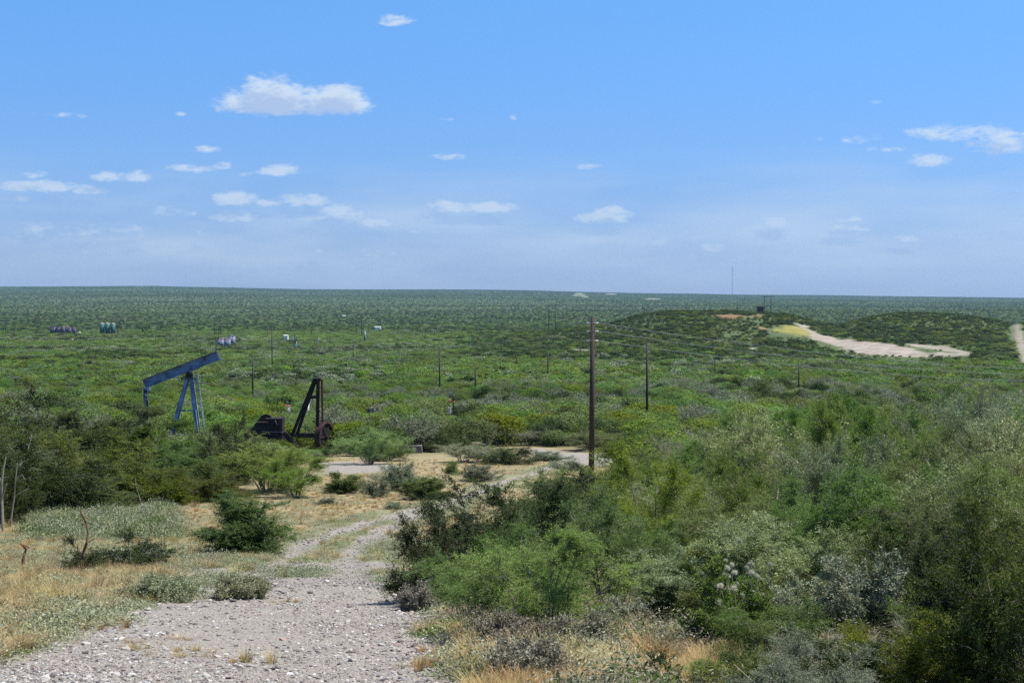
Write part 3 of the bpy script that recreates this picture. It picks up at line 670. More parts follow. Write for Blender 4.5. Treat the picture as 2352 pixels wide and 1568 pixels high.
# ---- brush along the back edge of the pad
for a in [
    ('feather1', 848, 1066, 135, 985, 'big green bush behind the pad right of the rusty wheel'),
    ('mid2', 890, 1058, 100, 1000, 'green bush behind the right end of the near gravel strip'),
    ('grey1', 706, 1062, 60, 1034, 'grey green bush at the foot of the rusty frame'),
    ('dark2', 985, 1036, 130, 975, 'dark bush behind the stone blocks at the back of the pad'),
    ('grey1', 1065, 1062, 120, 1018, 'grey green low bush at the back edge of the dry grass'),
    ('mid1', 1125, 1060, 110, 1022, 'green low bush left of the far gravel strip'),
    ('dark1', 1165, 1066, 120, 1026, 'dark bush just left of the far gravel strip'),
    ('spiky1', 1255, 1058, 90, 1036, 'grey spiky low shrub in front of the far gravel strip'),
    ('grey1', 1305, 1090, 90, 1055, 'grey shrub left of the foot of the nearest pole'),
    ('dark1', 1270, 1022, 90, 978, 'dark bush behind the far gravel strip left of the nearest pole'),
    ('grey1', 1215, 1022, 90, 985, 'greyish bush behind the far gravel strip'),
    ('mid1', 1360, 1034, 120, 990, 'green bush behind the far gravel strip beside the nearest pole'),
    ('olive1', 1430, 1050, 90, 1005, 'yellow green bush right of the far gravel strip'),
]: place_near(a[0], a[1], a[2], a[3], a[4], a[5], 'bushes round the gravel pad')
# ---- the big thicket on the right
RG = 'bushes of the thicket right of the road'
for a in [
    ('dark1', 1010, 1385, 210, 1185, 'dark spreading bush at the left tip of the right thicket hanging over the gravel'),
    ('dark2', 1095, 1335, 270, 1135, 'dark bush of the right thicket overlapping the track behind'),
    ('dark1', 1215, 1300, 300, 1095, 'broad dark bush in the middle of the dark clump right of the track'),
    ('dark2', 1345, 1280, 270, 1104, 'dark bush in front of the foot of the nearest pole'),
    ('mid2', 1270, 1230, 190, 1080, 'green bush behind the dark clump near the track'),
    ('feather1', 1075, 1432, 190, 1275, 'bright feathery bush at the road edge, leftmost of the right thicket front'),
    ('feather2', 1255, 1475, 380, 1195, 'large feathery bush at the front with many thin stems showing at its foot'),
    ('feather1', 1190, 1440, 260, 1215, 'feathery bush just behind the one with many stems'),
    ('feather1', 1400, 1420, 260, 1130, 'bright feathery bush right behind the many stemmed one'),
    ('feather2', 1500, 1330, 260, 1020, 'bright feathery tall bush right of the nearest pole'),
    ('mid1', 1430, 1225, 190, 1060, 'green bush just right of the foot of the nearest pole'),
    ('silver1', 1445, 1452, 95, 1362, 'small silver shrub with upright shoots right of the many stemmed bush'),
    ('silver1', 1975, 1500, 190, 1265, 'large silver leaved shrub in the lower right of the thicket'),
    ('silver1', 1850, 1500, 150, 1320, 'smaller silver leaved shrub left of the large silver one'),
    ('silver1', 1395, 1195, 90, 1130, 'silver shoots rising at the back of the dark clump'),
    ('dark2', 2330, 1640, 420, 1190, 'very dark bush cut by the lower right corner'),
    ('olive1', 2080, 1640, 330, 1420, 'olive bush at the bottom edge right of centre of the thicket'),
    ('grey1', 1850, 1690, 300, 1470, 'grey twiggy bush at the bottom edge beside the golden grass'),
    ('olive1', 1690, 1660, 220, 1505, 'low olive bush at the bottom edge in the golden grass'),
    ('bare1', 1905, 1600, 260, 1430, 'leafless grey shrub low at the bottom right'),
    ('bare1', 2160, 1560, 240, 1380, 'leafless grey shrub in front of the dark corner bush'),
    ('bare1', 2230, 1190, 150, 890, 'leafless grey shrub sticking out above the right thicket'),
    ('bare1', 2110, 1210, 150, 915, 'thin twigged leafless shrub at the thicket top, left of the taller leafless one'),
    ('bare1', 1560, 1150, 120, 985, 'leafless grey shrub at the left shoulder of the right thicket'),
]: place_near(a[0], a[1], a[2], a[3], a[4], a[5], RG)
for a in [
    ('sparse1', 1560, 1600, 190, 1478, 'low twiggy green shrub at the bottom edge between two patches of golden grass'),
    ('mid1', 1640, 1580, 150, 1500, 'low light green shrub at the bottom edge in the golden grass'),
    ('olive1', 1780, 1610, 230, 1440, 'olive green low bush at the bottom edge left of the grey twiggy one'),
    ('dark1', 1960, 1640, 260, 1440, 'dark green low bush at the bottom edge below the silver shrubs'),
    ('mid2', 2160, 1600, 260, 1360, 'green bush at the bottom edge in front of the leafless shrub'),
    ('olive1', 2010, 1570, 220, 1425, 'olive low bush just below the large silver shrub'),
    ('mid1', 1790, 1520, 200, 1370, 'green bush left of the smaller silver shrub'),
    ('dark2', 1600, 1450, 210, 1290, 'dark green bush left of the cream seed heads'),
    ('olive1', 1690, 1455, 190, 1330, 'olive bush behind the cream seed heads'),
    ('mid2', 2250, 1500, 260, 1300, 'green bush left of the very dark corner bush'),
]: place_near(a[0], a[1], a[2], a[3], a[4], a[5], RG)
def topcurve(x): return float(np.interp(x, [1400, 1480, 1560, 1700, 1800, 1900, 2000, 2200, 2352, 2600], [1080, 1040, 1010, 968, 925, 902, 893, 900, 882, 880]))
rows = [(1185, 1490, 2520, 118, 0, 'back'), (1235, 1540, 2540, 140, 26, 'back'), (1300, 1590, 2560, 160, 85, 'middle'),
        (1370, 1530, 2500, 175, 165, 'middle'), (1440, 1560, 2460, 190, 245, 'front'), (1500, 2120, 2460, 190, 320, 'front')]
kinds = ['sage1', 'feather2', 'mid1', 'sage1', 'feather2', 'sage2', 'mid1', 'mid2', 'sage2', 'feather1']
kw_ = {'feather': 'feathery green', 'mid': 'mid green', 'dark': 'dark green', 'grey': 'grey green', 'olive': 'olive green', 'sage': 'sage green'}
q = 0
for (base, x0, x1, st, drop, where) in rows:
    x = x0 + rng.uniform(0, 30)
    while x < x1:
        k = kinds[int(rng.integers(len(kinds)))] if where != 'front' or x < 2000 else ['dark1', 'dark2', 'mid2', 'olive1'][q % 4]
        if x < 1760 and where != 'front' and k.startswith('sage') and rng.random() < .6: k = 'feather2'
        if where == 'front' and 1820 < x < 2090: x += 90; q += 1; continue
        col = kw_[k.rstrip('12')]
        tr = topcurve(x) + drop + rng.uniform(-8, 26)
        xx = 'left part' if x < 1800 else ('middle part' if x < 2100 else 'right part')
        lab = f'{col} bush in the {where} row of the right thicket, {xx}'
        place_near(k, x, base + rng.uniform(-12, 12), st * rng.uniform(1.35, 1.75) * (1.15 if where == 'back' else 1), tr, lab, lab.replace('bush', 'bushes', 1))
        q += 1; x += st * rng.uniform(.8, 1.15)

# ------------------------------------------------------------------ industrial objects
def dirx(d): return 1.0 / F * d     # metres per photo pixel at distance d
# ---- blue pumpjack
def blue_pumpjack():
    d = 127.0; s = dirx(d)
    org = at(434, 1034, d); bx = org[0]; gz0 = gz(bx, d)
    root = empty('pumpjack', (bx, d, gz0))
    tag(root, 'weathered blue pumpjack with tilted beam and no horse head, standing in the brush', 'pumpjack', 'pumping machines near the pad')
    def L(px, py, dy=0.0):     # photo pixel at the machine's plane -> local coordinates
        p = at(px, py, d); return Vector((p[0] - bx, dy, p[2] - gz0))
    # walking beam: deep I section
    A = L(331, 881); B = L(502.5, 815); ax = (B - A).normalized(); nz = Vector((-ax.z, 0, ax.x)); h = .80
    b = mb('blue'); b.beam(A, B, h, .10, up=(0, 1, 0))
    # beam() orients width along 'up' x axis; add flanges
    fl = mb('palered')
    fl.beam(A + nz * (h / 2), B + nz * (h / 2), .34, .055, up=nz)
    b.beam(A - nz * (h / 2), B - nz * (h / 2) + ax * .1, .34, .06, up=nz)
    for f in (.02, .62, .985): 
        c = A + (B - A) * f; b.box(c, (.04, .26, h * .94), Matrix((ax, Vector((0, 1, 0)), nz)).transposed())
    bo = b.obj('beam', root); fl.obj('flange', bo)
    c = mb('palered'); C1 = L(425, 862); c.beam(A + (B - A) * .48 - nz * (h / 2 + .05), A + (B - A) * .72 - nz * (h / 2 + .07), .40, .07, up=nz); c.obj('doubler_plate', bo)
    # saddle bearing
    sb = mb('black'); S = L(435, 861)
    sb.box(S + Vector((0, 0, -.05)), (.55, .6, .35)); sb.cyl(S + Vector((0, -.45, .12)), S + Vector((0, .45, .12)), .2, n=14); sb.box(S + Vector((0, 0, -.26)), (.75, .75, .10)); sb.obj('saddle_bearing', root)
    # samson post legs
    top = L(434, 868)
    for (x0, bxp, dy) in ((430, 388, -.9), (432, 384, .9), (438.5, 463, -.9), (440, 458, .95)):
        m = mb('bluelit'); t = L(x0, 868, dy * .12); e = L(bxp, 1034, dy); e.z = 0
        dr = (e - t).normalized(); sd = Vector((0, 1, 0)); 
        m.beam(t, e, .22, .06, up=(0, 1, 0)); 
        off = dr.cross(Vector((0, 1, 0))).normalized()
        for sg in (-1, 1): m.beam(t + off * sg * .12, e + off * sg * .12, .18, .03, up=off)
        m.obj('leg', root)
    for z, w in ((.22, 1.1), (.55, .7)):
        cb = mb('blue')
        a = L(430, 868).lerp(L(388, 1034), 1 - z); c2 = L(440, 868).lerp(L(461, 1034), 1 - z)
        cb.beam(a, c2, .1, .1); cb.obj('cross_brace', root)
    # ladder on the right with a loose rail
    ld = mb('galv'); t = L(453, 859); e = L(476, 1034); e.z = 0
    sx = Vector((.0, .36, 0))
    for k in (-.5, .5): ld.beam(t + sx * k, e + sx * k, .06, .06)
    n = 24
    for i in range(n): p = t.lerp(e, (i + .5) / n); ld.cyl(p - sx * .5, p + sx * .5, .018, n=5)
    ld.beam(t + Vector((-.06, 0, 0)), t + (e - t) * .22 + Vector((-.05, 0, 0)), .1, .05)
    lo = ld.obj('ladder', root)
    rb = mb('palered'); rb.beam(L(444, 878), L(480, 880.5), .10, .09); rb.beam(L(447, 868), L(453, 881), .03, .03); rb.obj('guard_rail', lo)
    # pitman arms and equaliser under the low end
    pt = mb('blue'); 
    pt.box(L(337, 893.5), (.42, .9, .34)); pt.beam(L(334.5, 893, -.35), L(334, 1000, -.3), .20, .08, up=(0, 1, 0)); pt.beam(L(336, 893, .35), L(335.5, 1000, .4), .20, .08, up=(0, 1, 0))
    po = pt.obj('pitman_arm', root)
    bk = mb('black'); bk.beam(L(340.5, 897, -.3), L(339.3, 946, -.3), .16, .12, up=(0, 1, 0)); bk.cyl(L(338, 899, -.5), L(338, 899, .5), .17, n=12); bk.obj('wrist_pin', po)
    ch = mb('wire'); ch.cyl(L(341.5, 897, -.45), L(341, 918, -.45), .06, n=6); ch.cyl(L(337, 902, -.5), L(339, 908, -.5), .07, n=6); ch.obj('chain', po)
    cr = mb('blue'); cr.beam(L(277, 978), L(300, 962, .2), .12, .12); cr.beam(L(284, 983), L(303, 966, -.3), .1, .1); cr.beam(L(318, 965), L(334, 968), .14, .12); cr.beam(L(300, 962), L(322, 1034), .12, .14); cr.beam(L(279, 978), L(300, 1034), .12, .14)
    cr.obj('crank_arm', root)
    sk = mb('blue'); 
    for yy in (-1, 1): sk.beam((-6.2, yy, .12), (2.2, yy, .12), .2, .3)
    sk.obj('base_skid', root)
blue_pumpjack()

def rusty_pumpjack():
    d = 124.0; bx = at(690, 1034, d)[0]; gz0 = gz(bx, d)
    root = empty('pumpjack', (bx, d, gz0))
    tag(root, 'dark rusted pumpjack without its beam, with an open A frame and wheel', 'pumpjack', 'pumping machines near the pad')
    def L(px, py, dy=0.0):
        p = at(px, py, d); return Vector((p[0] - bx, dy, p[2] - gz0))
    f = mb('rust'); f.box(L(728.5, 869.5), (.68, .8, .13)); f.obj('top_plate', root)
    for (x0, y0, x1, y1, dy0, dy1, w, mt) in ((724, 870, 673, 999, -.25, -.7, .26, 'rust'), (725.5, 870, 679, 999, .25, .8, .24, 'rust'), (731.5, 870, 731.5, 1034, -.25, -.8, .26, 'rust'), (738.5, 872, 739, 1034, .3, .8, .13, 'redrust')):
        m = mb(mt); a = L(x0, y0, dy0); b = L(x1, y1, dy1)
        m.beam(a, b, w, .12, up=(0, 1, 0)); off = Vector((1, 0, 0))
        m.beam(a - off * w * .5, b - off * w * .5, .03, .24, up=(0, 1, 0)); m.beam(a + off * w * .5, b + off * w * .5, .03, .24, up=(0, 1, 0))
        m.obj('leg', root)
    for p0, p1, w_ in ((L(711, 911, -.4), L(730, 911, -.4), .26), (L(676, 998.5, -.7), L(730, 1000, -.7), .24), (L(676, 998.5, .7), L(730, 1000, .7), .24)):
        ct = mb('rust'); ct.beam(p0, p1, w_, .2, up=(0, 1, 0)); ct.obj('cross_brace', root)
    dr = mb('redrust'); 
    for y in np.linspace(885, 1010, 9): dr.cyl(L(737, y, -.3), L(740.5, y, -.3), .03, n=5)
    dr.cyl(L(741, 870, -.35), L(741.5, 1020, -.4), .03, n=6); dr.obj('ladder', root)
    for p0, z_ in ((L(733, 873.5), (.55, .1, .1)), (L(731, 945), (.4, .34, .12)), (L(735, 1000), (.5, .5, .16))):
        bt = mb('rust'); bt.box(p0, z_); bt.obj('bolted_bracket', root)
    # big wheel seen three quarter on
    wh = mb('rust'); ctr = L(745, 1003); q = Matrix.Rotation(R(68), 3, 'Z') 
    n = 40; ro = 1.28; ri = 1.08
    axis = q @ Vector((0, -1, 0)); ux = q @ Vector((1, 0, 0)); uz = Vector((0, 0, 1))
    def ring(w, ro, ri, t0, th):
        for i in range(n):
            a0 = 2 * math.pi * i / n; a1 = 2 * math.pi * (i + 1) / n
            vs = []
            for tt in (t0, t0 + th):
                for (r, a) in ((ri, a0), (ro, a0), (ro, a1), (ri, a1)):
                    vs.append(ctr + axis * tt + ux * (r * math.cos(a)) + uz * (r * math.sin(a)))
            w._add(vs, [(0, 1, 2, 3), (7, 6, 5, 4), (1, 5, 6, 2), (0, 3, 7, 4)])
    wd = mb('black'); ring(wd, 1.12, .0001, -.10, .22)
    ring(wh, ro, ri, -.2, .42)
    o = wh.obj('wheel', root); wd.obj('web_plate', o)
    for t0 in (.22, -.26): wo_ = mb('redrust'); ring(wo_, 1.31, 1.2, t0, .05); wo_.obj('rim', o)
    hb = mb('rust'); hb.cyl(ctr - axis * .5, ctr + axis * .4, .16, n=12)
    for k in range(6):
        a = k * math.pi / 3; hb.beam(ctr + axis * .14, ctr + axis * .14 + ux * 1.1 * math.cos(a) + uz * 1.1 * math.sin(a), .1, .08)
    hb.obj('hub', o)
    # engine house and gearbox on the left
    g = mb('rust'); g.box(L(637, 985), (1.05, 1.3, 2.05)); g.box(L(637, 962), (1.12, 1.4, .22)); g.box(L(633, 1012), (1.35, 1.6, .8)); 
    g.box(L(646, 972, -.3), (.35, .9, .7)); g.cyl(L(628, 972, -.75), L(628, 972, .7), .28, n=14); go = g.obj('gearbox', root)
    g2 = mb('palered'); g2.beam(L(613.5, 958.8, -.72), L(649, 959.2, -.72), .05, .06); g2.beam(L(589, 967, -.72), L(618, 967.5, -.72), .06, .05); g2.beam(L(605, 989, -.72), L(655, 990, -.72), .05, .05); g2.cyl(L(635.5, 964, -.74), L(640, 973, -.74), .05, n=6); g2.obj('pipe', go)
    # belt guard: thick wedge with rounded top
    pts = [L(562, 998), L(585, 976), L(597, 961), L(603, 954), L(612, 950.8), L(621, 953), L(627, 960), L(627, 1005), L(566, 1004)]
    w2 = mb('black'); k = len(pts)
    vs = [p + Vector((0, -.45, 0)) for p in pts] + [p + Vector((0, .25, 0)) for p in pts]
    w2._add(vs, [tuple(range(k)), tuple(range(2 * k - 1, k - 1, -1))] + [(i + k, (i + 1) % k + k, (i + 1) % k, i) for i in range(k)])
    w2o = w2.obj('belt_guard', root)
    rm = mb('redrust'); arc = [L(598, 961, -.5), L(604, 953.5, -.5), L(612, 950, -.5), L(621, 952.5, -.5), L(627.5, 960, -.5)]
    for a, b in zip(arc[:-1], arc[1:]): rm.beam(a, b, .07, .08)
    rm.obj('guard_edge', w2o)
    rm = mb('redrust'); rm.beam(L(563, 997, -.5), L(580, 997, -.5), .35, .06, up=(0, 1, 0)); rm.obj('patch_plate', w2o)
    pul = mb('rust'); cc = L(607, 970, -.47)
    for i in range(18):
        a0 = 2 * math.pi * i / 18; a1 = 2 * math.pi * (i + 1) / 18
        pul.beam(cc + Vector((.36 * math.cos(a0), 0, .36 * math.sin(a0))), cc + Vector((.36 * math.cos(a1), 0, .36 * math.sin(a1))), .08, .09)
    pul.obj('pulley', w2o)
    pp = mb('black'); pp.cyl(L(662.5, 985, -.2), L(662.5, 1002, -.2), .035, n=6); pp.beam(L(652, 993, -.3), L(684, 1028, -.4), .28, .2, up=(0, 1, 0)); pp.beam(L(652, 993, .5), L(684, 1028, .4), .22, .2, up=(0, 1, 0)); pp.obj('slanted_strut', root)
    sk = mb('rust'); 
    for yy in (-.9, .9): sk.beam((-4.8, yy, .14), (2.6, yy, .14), .22, .28)
    sk.obj('base_skid', root)
rusty_pumpjack()

# ---- well head tanks near the pumpjacks
def small_tank(D, top_row, wpx, d, hgt, mat, topmat, label, extras):
    p = at(D, top_row, d); z0 = gz(p[0], d); root = empty('well_tank', (p[0], d, z0))
    tag(root, label, 'tank', 'small tanks in the brush beyond the pumpjacks')
    r = wpx / 2 * dirx(d); tz = p[2] - z0
    def L(px, py, dy=0.0):
        q = at(px, py, d); return Vector((q[0] - p[0], dy, q[2] - z0))
    b = mb(mat); b.cyl((0, 0, max(0, tz - hgt)), (0, 0, tz), r, n=24)
    if tz - hgt > .05:
        for k in range(4):
            a = k * math.pi / 2 + .6; b.beam((r * .8 * math.cos(a), r * .8 * math.sin(a), 0), (r * .8 * math.cos(a), r * .8 * math.sin(a), tz - hgt), .1, .1)
    b.obj('shell', root, True)
    c = mb(topmat); c.cyl((0, 0, tz), (0, 0, tz + .05), r * 1.07, r * 1.05, n=24); c.cyl((0, 0, tz + .05), (0, 0, tz + .16), r * 1.0, r * .3, n=24); c.obj('lid', root, True)
    extras(root, L)
    return root
def e1(root, L):
    m = mb('black'); m.cyl(L(637, 1040), L(637, 917.5), .05, n=8); m.cyl(L(636.5, 917.8), L(654, 917.8), .045, n=8); m.cyl(L(653.5, 917.8), L(653.5, 923), .045, n=8); m.cyl(L(653.5, 923), L(657, 924), .05, n=8); m.obj('feed_pipe', root)
    m = mb('wire'); pts = [L(657, 924), L(660, 922), L(662, 925), L(662, 931)]
    m.tube(pts, .075, 8); m.obj('gooseneck', root)
    m = mb('black'); m.cyl(L(664.5, 931), L(664.5, 918), .04, n=6); m.box(L(665.5, 921), (.2, .1, .12)); m.box(L(667.5, 927), (.15, .12, .1)); m.obj('valve', root)
small_tank(659, 932, 18, 196, 1.6, 'greytank', 'orange', 'grey tank with bright orange lid and bent feed pipe behind the rusty engine', e1)
def e2(root, L):
    m = mb('black'); m.cyl(L(708, 924), L(708, 918.5), .12, n=8); m.box(L(708, 920), (.4, .1, .06)); m.obj('valve', root)
    m = mb('black'); m.cyl(L(718.5, 1030), L(718.5, 913), .05, n=6); m.obj('vent_pipe', root)
small_tank(706, 924, 10, 200, 2.6, 'white', 'white', 'narrow white tank seen behind the leaning leg of the rusty frame', e2)
def e3(root, L):
    m = mb('black'); m.cyl(L(856, 937), L(856, 924), .09, n=8); m.cyl(L(857, 930), L(857.6, 914), .045, n=6); m.box(L(855.5, 931), (.34, .15, .16)); m.box(L(858, 926), (.3, .12, .12)); m.obj('valve', root)
    m = mb('rust'); m.cyl(L(848, 943.5), L(839.5, 943.5), .07, n=8); m.cyl(L(839.5, 943.5), L(839.5, 1030), .07, n=8); m.obj('side_pipe', root)
small_tank(856.5, 936.5, 16, 200, 1.5, 'greytank', 'white', 'small white topped tank with thin valve stem in front of the dark bush', e3)
def e4(root, L):
    m = mb('black'); m.cyl(L(1030, 937), L(1029.5, 925), .11, n=8); m.obj('riser', root)
    m = mb('orange'); pts = [L(1029.5, 926), L(1030, 922), L(1032, 919.8), L(1035, 918.8), L(1038.5, 919.5), L(1041, 922), L(1042, 925)]
    m.tube(pts, .13, 10); m.obj('pipe_bend', root)
    m = mb('black'); m.cyl(L(1041.3, 1030), L(1041.3, 917), .09, n=8); m.box(L(1041.5, 916.5), (.3, .2, .2)); m.obj('standpipe', root)
small_tank(1030, 936.5, 14, 200, 1.5, 'greytank', 'white', 'small grey tank with red curved pipe bend on top', e4)

# ---- storage tanks far out on the plain
def tank(D, top, wpx, d, mat, rim, label, group, base_row=None):
    p = at(D, top, d); z0 = gz(p[0], d); r = wpx / 2 * dirx(d); h = p[2] - z0
    root = empty('storage_tank', (p[0], d, z0)); tag(root, label, 'tank', group)
    b = mb(mat); b.cyl((0, 0, 0), (0, 0, h), r, n=28)
    b.obj('shell', root, True)
    c = mb(rim); c.cyl((0, 0, h), (0, 0, h + .12), r * 1.04, n=28); c.cyl((0, 0, h + .12), (0, 0, h + .5), r * 1.0, r * .12, n=28); c.obj('roof', root, True)
    hp = mb('black' if mat != 'greentank' else 'teal'); hp.box((0, -r * 1.01, .5), (.6, .1, .7)); hp.cyl((r * .5, -r * .95, .3), (r * .5, -r * .95, h + .5), .07, n=6); hp.obj('hatch', root)
tg = 'purple grey storage tanks at far left'
for i, (x, tp, w_, mt, rm, lb) in enumerate([(122, 750.5, 14, 'darktank', 'darktank', 'purple grey tank, leftmost of the far left row'), (134.7, 750.5, 10, 'darktank', 'darktank', 'purple grey tank, second from left in the far left row'),
        (145, 750.5, 9, 'darktank', 'rim', 'purple grey tank, third from left in the far left row'), (154, 750.5, 8, 'darktank', 'rim', 'purple grey tank standing behind the pale rimmed one in the far left row'),
        (159, 753, 9.5, 'darktank', 'rim', 'squat purple grey tank with pale rim, second from right in the far left row'), (170, 752.5, 9.5, 'darktank', 'rim', 'purple grey tank, rightmost of the far left row')]):
    tank(x, tp, w_, 985 + (i == 3) * 9 + (i == 4) * -5, mt, rm, lb, tg)
for x, lb in ((234.5, 'tall dark green tank, left of the three'), (247, 'tall dark green tank, middle of the three'), (259.3, 'tall dark green tank, right of the three')):
    tank(x, 743.5, 10.8, 990, 'greentank', 'white', lb, 'green storage tanks on the plain')
tg = 'grey storage tanks above the blue pumpjack beam'
tank(506, 779, 16, 742, 'greytank', 'rim', 'low grey tank, left of the cluster above the blue beam', tg)
tank(513, 777.5, 15, 756, 'greytank', 'rim', 'low rusty roofed tank at the back of the cluster above the blue beam', tg)
tank(522, 779, 15, 740, 'greytank', 'rim', 'low grey tank with rusty roof in the middle of the cluster above the blue beam', tg)
tank(532, 771.5, 17, 752, 'greytank', 'greytank', 'taller grey tank at the right of the cluster above the blue beam', tg)

def single(name, m, label, cat, group=None, loc=(0, 0, 0), smooth=False):
    o = m.obj(name, None, smooth); o.location = loc; tag(o, label, cat, group); return o
# tall vessel
p = at(838, 761, 820); z0 = gz(p[0], 820); root = empty('vertical_vessel', (p[0], 820, z0)); tag(root, 'slim grey green upright vessel with white cap beside the H frame poles', 'tank')
m = mb('teal'); h_ = p[2] - z0; m.cyl((0, 0, 0), (0, 0, h_), .62, n=20); m.obj('shell', root, True)
m = mb('white'); m.cyl((.1, 0, h_), (.1, 0, h_ + .9), .3, n=12); m.box((.1, 0, h_ + 1.0), (1.0, .8, .25)); m.obj('cap', root)
# small white structures
def shed(D, row_top, wpx, hpx, d, label, mat='white', name='shed', roof='white', dep=4.0, cat='shed'):
    p = at(D, row_top, d); z0 = gz(p[0], d); w_ = wpx * dirx(d); top = p[2] - z0; hh = hpx * dirx(d)
    root = empty(name, (p[0], d, z0)); tag(root, label, cat)
    m = mb(mat); m.box((0, 0, top / 2 - hh * .15), (w_ * .94, dep, max(.3, top - hh * .3))); m.obj('wall', root)
    m = mb(roof)
    vs = [(-w_ / 2, -dep * .6, top - hh * .35), (w_ / 2, -dep * .6, top - hh * .35), (w_ / 2, dep * .6, top - hh * .35), (-w_ / 2, dep * .6, top - hh * .35), (-w_ / 2, 0, top), (w_ / 2, 0, top)]
    m._add(vs, [(0, 1, 5, 4), (2, 3, 4, 5), (0, 4, 3), (1, 2, 5), (3, 2, 1, 0)]); m.obj('roof', root)
shed(868, 749.5, 14, 3, 1180, 'long low white roofed shed on the plain right of the H frame poles')
shed(788, 724, 13, 2.5, 2100, 'long white shed farthest out on the plain')
shed(657, 769, 10, 3, 850, 'small white roofed shed left of the pole with the box')
shed(1746, 702, 14, 6, 885, 'dark shed on the hilltop left of the H frame poles', 'redrust', roof='rust')
shed(185.5 - 2, 762, 4, 3, 1000, 'tiny white box beside a pole in front of the green tanks', dep=2)
# well heads
def wellhead(D, row, d, k, label):
    p = at(D, row, d); z0 = gz(p[0], d); top = p[2] - z0
    root = empty('wellhead', (p[0], d, z0)); tag(root, label, 'wellhead', 'small well heads far out in the brush')
    m = mb('white'); m.cyl((0, 0, 0), (0, 0, top), .22, n=10); m.box((0, 0, top - .9), (3.6 * k, .25, .3)); m.obj('pipe_cross', root)
    m = mb('white'); m.cyl((-.0, 0, top), (0, 0, top + .35), .34, .2, n=10); m.obj('gauge_head', root)
    m = mb('redrust'); m.box((-.5, .3, top + .2), (.3, .3, 1.0)); m.cyl((1.2 * k, 0, 0), (1.2 * k, 0, top - .9), .1, n=6); m.obj('support_post', root)
wellhead(681, 787, 700, 1.0, 'white well head cross at the foot of the pole with the box')
wellhead(732, 777, 760, .35, 'small pale well head in the brush between two poles right of the grey tanks')
# tiny pumpjacks in the distance
def tiny_jack(D, row, d, sc, label):
    p = at(D, row, d); z0 = gz(p[0], d); root = empty('pumpjack', (p[0], d, z0 + max(0, p[2] - z0 - 4.6 * sc)))
    tag(root, label, 'pumpjack', 'distant working pumpjacks')
    m = mb('black'); m.beam((-2.6 * sc, 0, 4.1 * sc), (2.6 * sc, 0, 4.8 * sc), .35 * sc, .5 * sc, up=(0, 1, 0)); m.obj('beam', root)
    m = mb('black')
    for i in range(5):
        a = R(-50 + i * 20); m.box((2.6 * sc + .55 * sc * math.cos(a), 0, 4.6 * sc + 1.1 * sc * math.sin(a)), (.7 * sc, .35 * sc, .6 * sc))
    m.obj('horse_head', root)
    for sx in (-1, 1):
        m = mb('black'); m.beam((0, 0, 4.3 * sc), (sx * 1.3 * sc, 0, -.6), .3 * sc, .3 * sc); m.obj('leg', root)
    m = mb('black'); m.box((-2.2 * sc, 0, 1.0 * sc), (1.6 * sc, .8 * sc, 1.6 * sc)); m.cyl((-2.4 * sc, 0, 4.0 * sc), (-2.4 * sc, 0, 1.0 * sc), .12 * sc, n=6); m.obj('crank_weight', root)
tiny_jack(275, 738.5, 1010, .9, 'tiny dark pumpjack just right of the green tanks')
tiny_jack(334, 749, 1000, .85, 'tiny dark pumpjack alone between the green tanks and the grey tanks')
# masts
p = at(1682, 612, 7600); z0 = gz(p[0], 7600); root = empty('radio_mast', (p[0], 7600, z0)); tag(root, 'very tall thin radio mast on the horizon', 'mast')
m = mb('greytank'); hm = p[2] - z0
for k in range(3):
    a = k * 2.094; m.cyl((.9 * math.cos(a), .9 * math.sin(a), 0), (.9 * math.cos(a), .9 * math.sin(a), hm), .38, n=5)
for i in range(40): 
    z = hm * i / 40; a = (i % 3) * 2.094; b = ((i + 1) % 3) * 2.094; m.cyl((.9 * math.cos(a), .9 * math.sin(a), z), (.9 * math.cos(b), .9 * math.sin(b), z + hm / 40), .2, n=4)
m.obj('lattice', root)
m = mb('white'); m.cyl((0, -1.2, hm - 3), (0, -1.2, hm), 1.8, n=10); m.cyl((-1, -1.2, hm * .4), (-1, -1.2, hm * .4 + 3), 1.6, n=10); m.obj('dish', root)
m = mb('wire')
for k in range(3):
    a = k * 2.094 + .4
    for f in (.95, .6, .3): m.cyl((0, 0, hm * f), (70 * math.cos(a), 70 * math.sin(a), 0), .08, n=4)
m.obj('guy_wire', root)
p = at(534.5, 659.5, 7850); z0 = gz(p[0], 7850); root = empty('water_tower', (p[0], 7850, z0)); tag(root, 'tiny dark tank on the horizon left of centre', 'water tower')
m = mb('black'); tz = p[2] - z0; m.cyl((0, 0, tz - 6), (0, 0, tz), 4, n=16); m.obj('tank', root)
m = mb('black')
for k in range(4): a = k * math.pi / 2 + .7; m.beam((3 * math.cos(a), 3 * math.sin(a), 0), (2.6 * math.cos(a), 2.6 * math.sin(a), tz - 6), .6, .6)
m.obj('legs_frame', root)

